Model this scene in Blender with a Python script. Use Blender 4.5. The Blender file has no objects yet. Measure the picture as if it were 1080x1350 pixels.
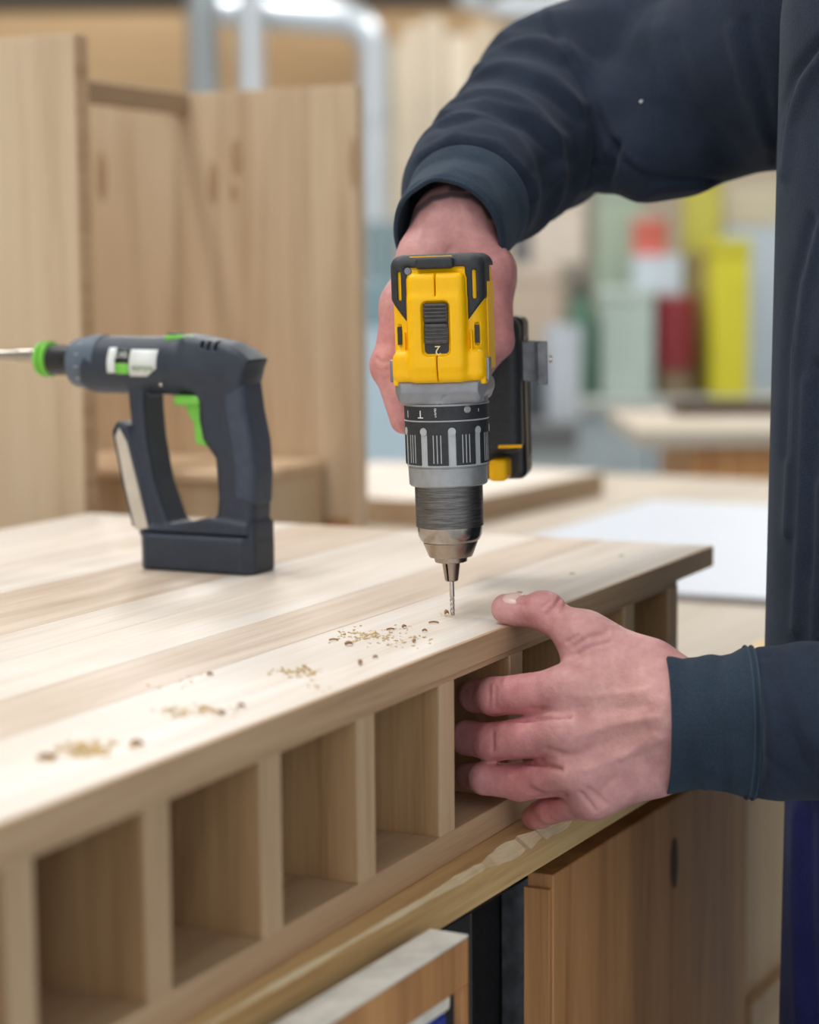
import bpy, bmesh, math, random
import numpy as np
from mathutils import Matrix, Vector

random.seed(7)
rng = np.random.default_rng(7)
SC = bpy.context.scene
COL = SC.collection

# ------------------------------------------------------------------ camera
ZS = 1.0                       # height of the cabinet top
CH = 1.235                     # camera height
F_PX, PITCH, ROLL, YAW = 2749.9, 0.11450494, -0.00749387, 0.45554437
FW = np.array([0, math.cos(PITCH), -math.sin(PITCH)])
_up = np.array([0, math.sin(PITCH), math.cos(PITCH)])
_rt = np.array([1.0, 0, 0])
RT = _rt * math.cos(ROLL) + _up * math.sin(ROLL)
UP = -_rt * math.sin(ROLL) + _up * math.cos(ROLL)
CAM = np.array([0, 0, CH])
cam_data = bpy.data.cameras.new('camera')
cam = bpy.data.objects.new('camera', cam_data)
COL.objects.link(cam)
cam.matrix_world = Matrix(((RT[0], UP[0], -FW[0], 0), (RT[1], UP[1], -FW[1], 0), (RT[2], UP[2], -FW[2], CH), (0, 0, 0, 1)))
cam_data.sensor_fit = 'VERTICAL'
cam_data.sensor_height = 30.0
cam_data.lens = 30.0 * F_PX / 1350.0
cam_data.clip_start = 0.05
cam_data.clip_end = 100
cam_data.dof.use_dof = True
cam_data.dof.focus_distance = 1.40
cam_data.dof.aperture_fstop = 3.0
cam_data.dof.aperture_blades = 9
SC.camera = cam

# ------------------------------------------------------------------ world, lights, exposure
SC.view_settings.view_transform = 'Standard'
SC.view_settings.look = 'None'
SC.view_settings.gamma = 1
SC.view_settings.use_curve_mapping = False
SC.view_settings.exposure = -0.45
wd = bpy.data.worlds.new('world')
SC.world = wd
wd.use_nodes = True
wd.node_tree.nodes['Background'].inputs[0].default_value = (0.93, 0.96, 1.0, 1)
wd.node_tree.nodes['Background'].inputs[1].default_value = 1.75
try:
    SC.cycles.use_denoising = True
    SC.cycles.max_bounces = 6
    SC.cycles.diffuse_bounces = 4
    SC.cycles.glossy_bounces = 3
    SC.cycles.sample_clamp_indirect = 6
except Exception:
    pass


def area(name, loc, size, power, color=(1, 1, 1), rot=(0, 0, 0)):
    l = bpy.data.lights.new(name, 'AREA')
    l.shape = 'RECTANGLE'
    l.size, l.size_y = size
    l.energy = power
    l.color = color
    o = bpy.data.objects.new(name, l)
    o.location = loc
    o.rotation_euler = rot
    COL.objects.link(o)
    return o


# rows of fluorescent fittings under the hall roof
LAMPS = [(-1.15, 1.95, 'above the pigeonhole cabinet'), (-2.6, 4.2, 'above the standing carcass'), (1.3, 3.6, 'above the white board'), (-1.4, -0.2, 'behind the viewpoint'),
         (-0.6, 6.0, 'before the partition'), (2.0, 6.0, 'before the counter'), (-1.2, 8.8, 'close to the partition'), (2.0, 9.6, 'above the far end of the hall')]
LAMP_POWER = [74, 40, 34, 40, 95, 80, 120, 100]


# ------------------------------------------------------------------ measuring helpers
def ray(x, y):
    return FW + RT * (x - 540) / F_PX - UP * (y - 675) / F_PX


def at(x, y, D):
    return CAM + ray(x, y) * D


def onz(x, y, z):
    q = ray(x, y)
    return CAM + q * (z - CH) / q[2]


def onplane(x, y, Pt, n):
    q = ray(x, y)
    return CAM + q * (np.dot(Pt - CAM, n) / np.dot(q, n))


DV = np.array([math.sin(YAW), math.cos(YAW), 0])       # along the cabinet
EV = np.array([-math.cos(YAW), math.sin(YAW), 0])      # into the cabinet
P0 = onz(941, 719.5, ZS)
CAB_ROT = math.pi / 2 - YAW


def W(u, v, z=0.0):
    return P0 + DV * u + EV * v + np.array([0, 0, z])


# ------------------------------------------------------------------ objects
def link(o, parent=None):
    COL.objects.link(o)
    if parent is not None:
        o.parent = parent
    return o


def tag(o, label=None, cat=None, group=None, kind=None):
    if label:
        o['label'] = label
    if cat:
        o['category'] = cat
    if group:
        o['group'] = group
    if kind:
        o['kind'] = kind
    return o


def thing(name, label, cat, loc=(0, 0, 0), rz=0.0, group=None):
    o = bpy.data.objects.new(name, None)
    o.empty_display_size = 0.05
    o.location = [float(c) for c in loc]
    o.rotation_euler = (0, 0, rz)
    link(o)
    return tag(o, label, cat, group)


class MB:
    """collects shapes into one mesh"""

    def __init__(self):
        self.bm = bmesh.new()

    def box(self, lo, hi, rot=None):
        c = [(lo[i] + hi[i]) / 2 for i in range(3)]
        s = [abs(hi[i] - lo[i]) for i in range(3)]
        m = Matrix.Translation(c)
        if rot is not None:
            m = m @ rot
        m = m @ Matrix.Diagonal((*s, 1))
        bmesh.ops.create_cube(self.bm, size=1, matrix=m)
        return self

    def lathe(self, prof, origin=(0, 0, 0), axis=(0, 0, 1), n=40, a0=0.0, a1=2 * math.pi, caps=True):
        """prof: list of (s, r) along the axis"""
        ax = Vector(axis).normalized()
        q = Vector((0, 0, 1)).rotation_difference(ax)
        full = abs(a1 - a0 - 2 * math.pi) < 1e-6
        cnt = n if full else n + 1
        rings = []
        for s, r in prof:
            ring = []
            for i in range(cnt):
                a = a0 + (a1 - a0) * i / n
                p = q @ Vector((max(r, 1e-5) * math.cos(a), max(r, 1e-5) * math.sin(a), s)) + Vector(origin)
                ring.append(self.bm.verts.new(p))
            rings.append(ring)
        for k in range(len(rings) - 1):
            A, B = rings[k], rings[k + 1]
            for i in range(n):
                j = (i + 1) % cnt
                self.bm.faces.new((A[i], A[j], B[j], B[i]))
        if caps and full:
            self.bm.faces.new(list(reversed(rings[0])))
            self.bm.faces.new(rings[-1])
        return self

    def tube(self, pts, radii, n=16):
        P = [Vector([float(c) for c in p]) for p in pts]
        R = radii if hasattr(radii, '__len__') else [radii] * len(P)
        rings = []
        t0 = (P[1] - P[0]).normalized()
        nrm = t0.orthogonal().normalized()
        for i, p in enumerate(P):
            t = (P[min(i + 1, len(P) - 1)] - P[max(i - 1, 0)]).normalized()
            nrm = (nrm - t * nrm.dot(t)).normalized()
            b = t.cross(nrm)
            rings.append([self.bm.verts.new(p + (nrm * math.cos(2 * math.pi * k / n) + b * math.sin(2 * math.pi * k / n)) * R[i]) for k in range(n)])
        for A, B in zip(rings, rings[1:]):
            for k in range(n):
                self.bm.faces.new((A[k], A[(k + 1) % n], B[(k + 1) % n], B[k]))
        self.bm.faces.new(list(reversed(rings[0])))
        self.bm.faces.new(rings[-1])
        return self

    def prism(self, poly, lo, hi, plane='XZ'):
        """extrude a polygon; plane XZ -> along Y, XY -> along Z, YZ -> along X"""
        def mk(p, t):
            if plane == 'XZ':
                return (p[0], t, p[1])
            if plane == 'XY':
                return (p[0], p[1], t)
            return (t, p[0], p[1])
        A = [self.bm.verts.new(mk(p, lo)) for p in poly]
        B = [self.bm.verts.new(mk(p, hi)) for p in poly]
        n = len(poly)
        for i in range(n):
            self.bm.faces.new((A[i], A[(i + 1) % n], B[(i + 1) % n], B[i]))
        self.bm.faces.new(list(reversed(A)))
        self.bm.faces.new(B)
        return self

    def build(self, name, mat, parent=None, bevel=0.0, smooth=False, kind=None, seg=2):
        bmesh.ops.recalc_face_normals(self.bm, faces=self.bm.faces[:])
        me = bpy.data.meshes.new(name)
        self.bm.to_mesh(me)
        self.bm.free()
        me.materials.append(mat)
        o = bpy.data.objects.new(name, me)
        link(o, parent)
        if smooth or bevel:
            me.polygons.foreach_set('use_smooth', [True] * len(me.polygons))
            try:
                me.set_sharp_from_angle(angle=math.radians(35))
            except Exception:
                pass
        if bevel:
            b = o.modifiers.new('bevel', 'BEVEL')
            b.width = bevel
            b.segments = seg
            b.limit_method = 'ANGLE'
            b.angle_limit = math.radians(40)
        if kind:
            o['kind'] = kind
        return o


def box(name, lo, hi, mat, parent=None, bevel=0.0015, **k):
    return MB().box(lo, hi).build(name, mat, parent, bevel, **k)


def text(name, body, size, mat, parent, mtx, depth=0.0003):
    cu = bpy.data.curves.new(name, 'FONT')
    cu.body = body
    cu.size = size
    cu.align_x = 'CENTER'
    cu.align_y = 'CENTER'
    cu.extrude = depth
    t = bpy.data.objects.new(name, cu)
    COL.objects.link(t)
    dg = bpy.context.evaluated_depsgraph_get()
    me = bpy.data.meshes.new_from_object(t.evaluated_get(dg))
    bpy.data.objects.remove(t)
    me.materials.clear()
    me.materials.append(mat)
    o = bpy.data.objects.new(name, me)
    link(o, parent)
    o.matrix_local = mtx
    return o


# ------------------------------------------------------------------ materials
def lin(c):
    return tuple((v / 255 / 12.92 if v / 255 <= 0.04045 else ((v / 255 + 0.055) / 1.055) ** 2.4) for v in c) + (1.0,)


def mat_new(name):
    m = bpy.data.materials.new(name)
    m.use_nodes = True
    nt = m.node_tree
    return m, nt, nt.nodes['Principled BSDF']


def node(nt, typ, **kw):
    n = nt.nodes.new(typ)
    for k, v in kw.items():
        setattr(n, k, v)
    return n


def noise(nt, scale_vec, scale, detail=4, rough=0.55, distort=0.0, rand=False):
    tc = node(nt, 'ShaderNodeTexCoord')
    mp = node(nt, 'ShaderNodeMapping')
    mp.inputs['Scale'].default_value = scale_vec
    src = tc.outputs['Object']
    if rand:
        oi = node(nt, 'ShaderNodeObjectInfo')
        mu = node(nt, 'ShaderNodeMath', operation='MULTIPLY')
        mu.inputs[1].default_value = 23.7
        nt.links.new(oi.outputs['Random'], mu.inputs[0])
        ad = node(nt, 'ShaderNodeVectorMath', operation='ADD')
        nt.links.new(src, ad.inputs[0])
        nt.links.new(mu.outputs[0], ad.inputs[1])
        src = ad.outputs[0]
    nt.links.new(src, mp.inputs['Vector'])
    nz = node(nt, 'ShaderNodeTexNoise')
    nz.inputs['Scale'].default_value = scale
    nz.inputs['Detail'].default_value = detail
    nz.inputs['Roughness'].default_value = rough
    nz.inputs['Distortion'].default_value = distort
    nt.links.new(mp.outputs[0], nz.inputs['Vector'])
    return nz


def plain(name, c, rough=0.5, metal=0.0, var=0.08, nscale=60, bump=0.0, bscale=400, spec=0.5, sheen=0.0):
    m, nt, b = mat_new(name)
    col = lin(c)
    nz = noise(nt, (1, 1, 1), nscale, 4)
    rp = node(nt, 'ShaderNodeValToRGB')
    rp.color_ramp.elements[0].position = 0.3
    rp.color_ramp.elements[1].position = 0.7
    rp.color_ramp.elements[0].color = tuple(v * (1 - var) for v in col[:3]) + (1,)
    rp.color_ramp.elements[1].color = tuple(min(1, v * (1 + var)) for v in col[:3]) + (1,)
    nt.links.new(nz.outputs['Fac'], rp.inputs[0])
    nt.links.new(rp.outputs[0], b.inputs['Base Color'])
    b.inputs['Roughness'].default_value = rough
    b.inputs['Metallic'].default_value = metal
    b.inputs['Specular IOR Level'].default_value = spec
    if sheen:
        b.inputs['Sheen Weight'].default_value = sheen
        b.inputs['Sheen Roughness'].default_value = 0.5
    if bump:
        n2 = noise(nt, (1, 1, 1), bscale, 3)
        bp = node(nt, 'ShaderNodeBump')
        bp.inputs['Strength'].default_value = bump
        bp.inputs['Distance'].default_value = 0.001
        nt.links.new(n2.outputs['Fac'], bp.inputs['Height'])
        nt.links.new(bp.outputs[0], b.inputs['Normal'])
    return m


def wood(name, light, mid, dark, axis=0, scale=1.0, rough=0.5, vary=0.12, spec=0.35, streak=0.5):
    m, nt, b = mat_new(name)
    sv = [14 * scale] * 3
    sv[axis] = 0.9 * scale
    n1 = noise(nt, sv, 2.2, 5, 0.6, 0.8, rand=True)
    sv2 = [260 * scale] * 3
    sv2[axis] = 7 * scale
    n2 = noise(nt, sv2, 1.5, 3, 0.6, 0.2, rand=True)
    mx = node(nt, 'ShaderNodeMix')
    mx.data_type = 'FLOAT'
    mx.inputs[0].default_value = streak * 0.6
    nt.links.new(n1.outputs['Fac'], mx.inputs[2])
    nt.links.new(n2.outputs['Fac'], mx.inputs[3])
    rp = node(nt, 'ShaderNodeValToRGB')
    e = rp.color_ramp.elements
    e[0].position, e[1].position = 0.30, 0.68
    e[0].color, e[1].color = lin(dark), lin(light)
    e2 = e.new(0.48)
    e2.color = lin(mid)
    nt.links.new(mx.outputs[0], rp.inputs[0])
    oi = node(nt, 'ShaderNodeObjectInfo')
    mr = node(nt, 'ShaderNodeMapRange')
    mr.inputs['To Min'].default_value = 1 - vary
    mr.inputs['To Max'].default_value = 1 + vary
    nt.links.new(oi.outputs['Random'], mr.inputs['Value'])
    hsv = node(nt, 'ShaderNodeHueSaturation')
    nt.links.new(mr.outputs[0], hsv.inputs['Value'])
    nt.links.new(rp.outputs[0], hsv.inputs['Color'])
    nt.links.new(hsv.outputs[0], b.inputs['Base Color'])
    b.inputs['Roughness'].default_value = rough
    b.inputs['Specular IOR Level'].default_value = spec
    bp = node(nt, 'ShaderNodeBump')
    bp.inputs['Strength'].default_value = 0.25
    bp.inputs['Distance'].default_value = 0.0006
    nt.links.new(n2.outputs['Fac'], bp.inputs['Height'])
    nt.links.new(bp.outputs[0], b.inputs['Normal'])
    return m


def fabric(name, c, c2, rough=0.95, weave=900):
    m, nt, b = mat_new(name)
    nz = noise(nt, (1, 1, 1), 18, 5, 0.6)
    nf = noise(nt, (1, 1, 1), weave, 2, 0.7)
    mx = node(nt, 'ShaderNodeMix')
    mx.data_type = 'FLOAT'
    mx.inputs[0].default_value = 0.5
    nt.links.new(nz.outputs['Fac'], mx.inputs[2])
    nt.links.new(nf.outputs['Fac'], mx.inputs[3])
    rp = node(nt, 'ShaderNodeValToRGB')
    rp.color_ramp.elements[0].position = 0.35
    rp.color_ramp.elements[1].position = 0.65
    rp.color_ramp.elements[0].color = lin(c)
    rp.color_ramp.elements[1].color = lin(c2)
    nt.links.new(mx.outputs[0], rp.inputs[0])
    nt.links.new(rp.outputs[0], b.inputs['Base Color'])
    b.inputs['Roughness'].default_value = rough
    b.inputs['Specular IOR Level'].default_value = 0.15
    b.inputs['Sheen Weight'].default_value = 0.08
    b.inputs['Sheen Roughness'].default_value = 0.45
    b.inputs['Sheen Tint'].default_value = (0.75, 0.85, 1, 1)
    bp = node(nt, 'ShaderNodeBump')
    bp.inputs['Strength'].default_value = 0.5
    bp.inputs['Distance'].default_value = 0.0012
    nt.links.new(nf.outputs['Fac'], bp.inputs['Height'])
    nt.links.new(bp.outputs[0], b.inputs['Normal'])
    return m


def skin(name):
    m, nt, b = mat_new(name)
    at_ = node(nt, 'ShaderNodeAttribute')
    at_.attribute_name = 'tint'
    nz = noise(nt, (1, 1, 1), 90, 5, 0.65)
    nf = noise(nt, (1, 1, 1), 900, 3, 0.6)
    rp = node(nt, 'ShaderNodeValToRGB')
    rp.color_ramp.elements[0].position = 0.3
    rp.color_ramp.elements[1].position = 0.7
    rp.color_ramp.elements[0].color = lin((193, 136, 134))
    rp.color_ramp.elements[1].color = lin((214, 161, 156))
    nt.links.new(nz.outputs['Fac'], rp.inputs[0])
    mu = node(nt, 'ShaderNodeMix')
    mu.data_type = 'RGBA'
    mu.blend_type = 'MULTIPLY'
    mu.inputs[0].default_value = 1.0
    nt.links.new(rp.outputs[0], mu.inputs[6])
    nt.links.new(at_.outputs['Color'], mu.inputs[7])
    nt.links.new(mu.outputs[2], b.inputs['Base Color'])
    b.inputs['Roughness'].default_value = 0.5
    b.inputs['Specular IOR Level'].default_value = 0.4
    b.inputs['Subsurface Weight'].default_value = 0.12
    b.inputs['Subsurface Radius'].default_value = (0.006, 0.002, 0.001)
    b.inputs['Subsurface Scale'].default_value = 1.0
    bp = node(nt, 'ShaderNodeBump')
    bp.inputs['Strength'].default_value = 0.35
    bp.inputs['Distance'].default_value = 0.0008
    nt.links.new(nf.outputs['Fac'], bp.inputs['Height'])
    bp2 = node(nt, 'ShaderNodeBump')
    bp2.inputs['Strength'].default_value = 0.4
    bp2.inputs['Distance'].default_value = 0.003
    nt.links.new(nz.outputs['Fac'], bp2.inputs['Height'])
    nt.links.new(bp.outputs[0], bp2.inputs['Normal'])
    nt.links.new(bp2.outputs[0], b.inputs['Normal'])
    return m


OAK_L, OAK_M, OAK_D = (226, 203, 174), (209, 180, 146), (180, 145, 110)
M = {}
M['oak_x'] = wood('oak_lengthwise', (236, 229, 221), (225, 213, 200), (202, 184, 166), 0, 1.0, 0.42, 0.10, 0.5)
M['oak_brown'] = wood('oak_heartwood', (221, 206, 190), (205, 185, 165), (180, 156, 134), 0, 1.0, 0.42, 0.06, 0.5)
M['oak_front'] = wood('oak_edge', (204, 174, 140), (190, 158, 124), (164, 130, 98), 0, 1.0, 0.5, 0.05)
M['oak_z_shade'] = wood('oak_upright_shaded', (190, 154, 112), (172, 136, 96), (138, 104, 70), 2, 1.3, 0.55, 0.06)  # darkened oak: the shade inside the pigeonholes is put into the colour
M['oak_edge_z_lit'] = wood('oak_divider_edge_lit', (210, 182, 148), (196, 166, 132), (170, 138, 106), 2, 1.0, 0.5, 0.03)  # lighter copy of the same oak for the lit divider fronts
M['oak_y'] = wood('oak_crosswise', OAK_L, OAK_M, OAK_D, 1, 1.0, 0.5, 0.08)
M['oak_panel'] = wood('oak_panel', (214, 193, 164), (203, 179, 149), (176, 149, 119), 2, 0.8, 0.5, 0.05)
M['pine'] = wood('pine_bench', (230, 202, 150), (212, 176, 122), (178, 136, 86), 0, 1.0, 0.55, 0.08)
M['bench_top'] = wood('worn_bench_board', (198, 188, 173), (187, 175, 158), (164, 149, 130), 0, 0.8, 0.5, 0.06)
M['ply'] = wood('brown_plywood', (212, 158, 102), (190, 136, 86), (148, 102, 60), 2, 0.9, 0.55, 0.05)
M['ply_light'] = wood('pale_plywood', (222, 194, 156), (206, 176, 138), (182, 148, 110), 2, 0.9, 0.55, 0.05)
M['darkwood'] = wood('dark_board', (96, 72, 56), (80, 60, 48), (60, 44, 36), 0, 1.0, 0.6, 0.05)
M['brace'] = wood('brown_brace', (178, 152, 122), (164, 138, 110), (142, 118, 92), 0)
M['white_wood'] = plain('painted_white_wood', (234, 231, 220), 0.55, var=0.16, nscale=50)
M['black_metal'] = plain('black_steel', (38, 36, 38), 0.45, 0.3, 0.3, 90, 0.3, 300)
M['grey_steel'] = plain('worn_grey_steel', (128, 130, 134), 0.4, 0.6, 0.35, 70)
M['white_board'] = plain('white_melamine', (212, 219, 230), 0.35, var=0.02)
M['yellow'] = plain('yellow_plastic', (255, 192, 0), 0.42, var=0.03, nscale=200, bump=0.12, bscale=1500, spec=0.3)
M['black_rubber'] = plain('black_rubber', (40, 42, 46), 0.55, var=0.25, nscale=250, bump=0.25, bscale=1800)
M['black_plastic'] = plain('black_plastic', (30, 30, 32), 0.4, var=0.2, nscale=150, bump=0.1, bscale=900)
M['switch'] = plain('dark_grey_plastic', (70, 67, 66), 0.25, var=0.2, nscale=300)
M['gearbox'] = plain('grey_cast_alloy', (142, 144, 148), 0.45, 0.35, 0.1, 120, 0.25, 1200)
M['alloy'] = plain('light_grey_ring', (158, 160, 162), 0.4, 0.45, 0.1, 150, 0.15, 1500)
M['grey_print'] = plain('grey_print', (176, 180, 182), 0.5)
M['cream_print'] = plain('cream_print', (236, 220, 160), 0.5)
M['steel'] = plain('bright_steel', (196, 190, 182), 0.25, 1.0, 0.12, 120)
M['nickel'] = plain('satin_nickel', (166, 152, 138), 0.3, 1.0, 0.12, 120)
M['blue_black'] = plain('blue_black_plastic', (40, 48, 61), 0.5, var=0.12, nscale=120, bump=0.2, bscale=1200)
M['grip_black'] = plain('blue_grey_grip_rubber', (58, 68, 84), 0.6, var=0.12, nscale=150, bump=0.2, bscale=1500)
M['green'] = plain('lime_green_plastic', (122, 200, 74), 0.4, var=0.06)
M['label_white'] = plain('white_label', (226, 230, 226), 0.5, var=0.03)
M['beige_plastic'] = plain('dusty_beige_plastic', (200, 190, 174), 0.6, var=0.08)
M['sweat'] = fabric('navy_sweatshirt_fabric', (33, 40, 52), (49, 58, 73))
M['cuff'] = fabric('navy_ribbed_fabric', (38, 49, 61), (56, 69, 83))
M['thread'] = fabric('seam_thread', (50, 64, 77), (70, 86, 100))
M['trouser'] = fabric('dark_blue_trouser_fabric', (24, 26, 72), (38, 42, 94))
M['skin'] = skin('skin')
M['shoe'] = plain('shoe_leather', (40, 36, 34), 0.5)
M['hair'] = plain('brown_hair', (70, 52, 38), 0.6, var=0.3, nscale=300)
M['sawdust'] = plain('pale_sawdust', (214, 184, 130), 0.8, var=0.15, nscale=900)
M['chip'] = plain('brown_wood_chip', (150, 110, 70), 0.8, var=0.25, nscale=700)
M['chip_pale'] = plain('pale_wood_chip', (222, 200, 160), 0.8, var=0.15, nscale=700)
M['hole'] = plain('dark_hole', (70, 58, 48), 0.9)
M['galv'] = plain('galvanised_duct', (205, 212, 218), 0.3, 0.6, 0.08, 8)
M['wall'] = plain('plaster_wall', (214, 200, 178), 0.9, var=0.04, nscale=3)
M['cladding'] = wood('wood_cladding', (206, 176, 136), (192, 160, 120), (170, 138, 100), 0, 0.15, 0.6, 0.05)
M['floor'] = plain('pale_concrete_floor', (176, 186, 192), 0.4, var=0.08, nscale=2)
M['ceiling'] = plain('white_ceiling', (225, 225, 222), 0.9)
M['dark_beam'] = plain('dark_brown_beam', (84, 74, 64), 0.7)


def emit(name, c, s):
    m, nt, b = mat_new(name)
    b.inputs['Emission Color'].default_value = lin(c)
    b.inputs['Emission Strength'].default_value = s
    b.inputs['Base Color'].default_value = lin(c)
    return m


M['tube_light'] = emit('lamp_diffuser', (250, 252, 255), 6.0)


def colour(name, c, rough=0.6):
    if name not in M:
        M[name] = plain(name, c, rough, var=0.06, nscale=20)
    return M[name]


# ------------------------------------------------------------------ the setting
box('floor', (-7, -3.5, -0.1), (7, 13, 0), M['floor'], bevel=0, kind='structure')
box('ceiling', (-7, -3.5, 4.4), (7, 13, 4.5), M['ceiling'], bevel=0, kind='structure')
box('wall_back', (-7, 12.6, 0), (7, 12.8, 4.4), M['wall'], bevel=0, kind='structure')
box('wall_left', (-7, -3.5, 0), (-6.8, 12.6, 4.4), M['wall'], bevel=0, kind='structure')
box('wall_right', (6.8, -3.5, 0), (7, 12.6, 4.4), M['wall'], bevel=0, kind='structure')
box('wall_partition', (-6.8, 9.3, 0), (0.75, 9.45, 4.4), M['cladding'], bevel=0, kind='structure')
tag(box('trim_1', (-6.8, 8.2, 2.27), (3.4, 8.5, 2.62), M['dark_beam'], bevel=0.01), kind='structure')

for i, (x, y, where) in enumerate(LAMPS):
    t = thing('ceiling_lamp', 'long white fluorescent ceiling lamp ' + where, 'lamp', (x, y, 4.4), -YAW, 'fluorescent lamps under the roof')
    MB().box((-0.16, -0.75, -0.10), (0.16, 0.75, 0.0)).build('housing', M['white_board'], t, 0.01)
    MB().box((-0.13, -0.72, -0.125), (0.13, 0.72, -0.10)).build('diffuser', M['tube_light'], t, 0.005)
    l = area('lamp_light', (0, 0, -0.14), (0.26, 1.44), LAMP_POWER[i], (1.0, 0.985, 0.965))
    l.parent = t

# ------------------------------------------------------------------ the pigeonhole cabinet (cabinet frame: u along, v inwards, z up)
CAB = thing('pigeonhole_cabinet', 'low oak pigeonhole cabinet with a wide staved top, being drilled on the bench', 'cabinet', P0, CAB_ROT)
T = 0.0175                      # top thickness
Z1 = -0.021                     # top of the holes
Z2 = -0.1183                    # floor of the holes
ZB = -0.1375                    # underside = bench top
U0, U1, VD = -1.62, 0.0, 0.643
seams = [0.0, 0.1, 0.162, 0.232, 0.291, 0.372, 0.402, 0.5, 0.578, VD]
for k in range(len(seams) - 1):
    g = 0.00015
    MB().box((U0, seams[k] + (g if k else 0.003), -T), (U1, seams[k + 1] - g, 0)).build('top_board', M['oak_brown'] if k in (1, 4, 5) else M['oak_x'], CAB, 0.0004)
MB().box((U0, 0.0, -T), (U1, 0.0029, -0.0001)).build('front_edge', M['oak_front'], CAB, 0.0004)
UE = -0.0925                    # right end of the carcass
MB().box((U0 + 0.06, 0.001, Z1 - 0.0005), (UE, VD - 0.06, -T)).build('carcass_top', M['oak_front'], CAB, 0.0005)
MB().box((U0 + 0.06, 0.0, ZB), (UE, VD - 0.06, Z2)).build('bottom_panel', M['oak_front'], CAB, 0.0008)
MB().box((U0 + 0.06, 0.30, Z2), (UE, 0.316, Z1)).build('back_panel', M['oak_z_shade'], CAB, 0.0005)
DIV = [-0.096 - 0.1109 * k for k in range(13)]
for i, u in enumerate(DIV):  # sides carry painted shade, so thin lighter strips cover the fronts
    w = 0.0106
    if i == 0:
        o = MB().box((UE - 0.0215, 0.0025, Z2), (UE, VD - 0.06, Z1)).build('divider', M['oak_z_shade'], CAB, 0.0003)
        MB().box((UE - 0.0215, 0.0005, Z2), (UE, 0.0024, Z1)).build('edge_band', M['oak_edge_z_lit'], o, 0.0003)
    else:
        o = MB().box((u - w, 0.0025, Z2), (u + w, 0.30, Z1)).build('divider', M['oak_z_shade'], CAB, 0.0003)
        MB().box((u - w, 0.0005, Z2), (u + w, 0.0024, Z1)).build('edge_band', M['oak_edge_z_lit'], o, 0.0003)
for u in [-0.0914, -0.2021, -0.3067]:
    MB().lathe([(-0.0005, 0.0022), (0.00025, 0.0022), (0.00025, 0.0014), (-0.0004, 0.0012)], (u, 0.050, 0), n=16).build('screw_hole', M['hole'], CAB)

# ------------------------------------------------------------------ the work bench
BR = CAB_ROT - 0.033
BO = W(-0.325, -0.029, ZB)
BA = np.array([math.cos(BR), math.sin(BR), 0])
BB = np.array([-math.sin(BR), math.cos(BR), 0])


def BW(a, b, z=0.0):
    return BO + BA * a + BB * b + np.array([0, 0, z])


BENCH = thing('work_bench', 'long wooden workbench carrying the oak cabinet, with a rough chipped pine front edge', 'workbench', (BO[0], BO[1], 0), BR)
BZ = float(BO[2])
# front board with a chipped arris
mb = MB()
NS = 400
a0_, a1_ = -1.2, 2.2
sec = []
for i in range(NS + 1):
    a = a0_ + (a1_ - a0_) * i / NS
    c = 0.0010 + 0.0007 * math.sin(a * 41) * math.sin(a * 13)
    for ca, amp, w in ((-0.235, 0.0035, 0.05), (-0.165, 0.0075, 0.035), (-0.128, 0.0060, 0.028), (-0.09, 0.0095, 0.03), (-0.33, 0.0022, 0.05), (-0.45, 0.0015, 0.05)):
        c += amp * max(0, 1 - abs(a - ca) / w) ** 0.7 * (0.8 + 0.2 * math.sin(a * 330) * math.sin(a * 97))
    c = max(c, 0.0008)
    prof = [(0.0, -0.024), (0.0, -c * 1.1), (c * 1.5, 0.0), (0.10, 0.0), (0.10, -0.024)]
    sec.append([mb.bm.verts.new((a, p[0], BZ + p[1])) for p in prof])
for A, B in zip(sec, sec[1:]):
    for k in range(5):
        fc = mb.bm.faces.new((A[k], A[(k + 1) % 5], B[(k + 1) % 5], B[k]))
        if k == 1:
            fc.material_index = 1
mb.bm.faces.new(sec[0])
mb.bm.faces.new(list(reversed(sec[-1])))
mb.build('front_board', M['pine'], BENCH).data.materials.append(wood('raw_pine_splinters', (236, 222, 192), (222, 200, 160), (196, 166, 120), 0, 2.0, 0.7, 0.05))
for k in range(6):
    MB().box((-1.2, 0.1005 + 0.2 * k, BZ - 0.024), (2.2, 0.1 + 0.2 * (k + 1), BZ - 0.0002)).build('bench_board', M['bench_top'], BENCH, 0.001)
MB().box((-1.1, 0.05, BZ - 0.062), (2.1, 0.075, BZ - 0.0245)).build('shade_apron', M['black_metal'], BENCH, 0.001)  # coloured black to stand in for the shadow gap under the bench top
for a in (-0.074, 1.9):
    MB().box((a, 0.076, 0.0), (a + 0.088, 0.13, BZ - 0.0245)).build('leg', M['black_metal'], BENCH, 0.002)
    MB().box((a, 1.1, 0.0), (a + 0.088, 1.16, BZ - 0.0245)).build('leg', M['black_metal'], BENCH, 0.002)
MB().box((-0.026, 0.0515, 0.0), (-0.016, 0.0755, BZ - 0.0625)).build('leg_flange', M['grey_steel'], BENCH, 0.001)

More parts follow.
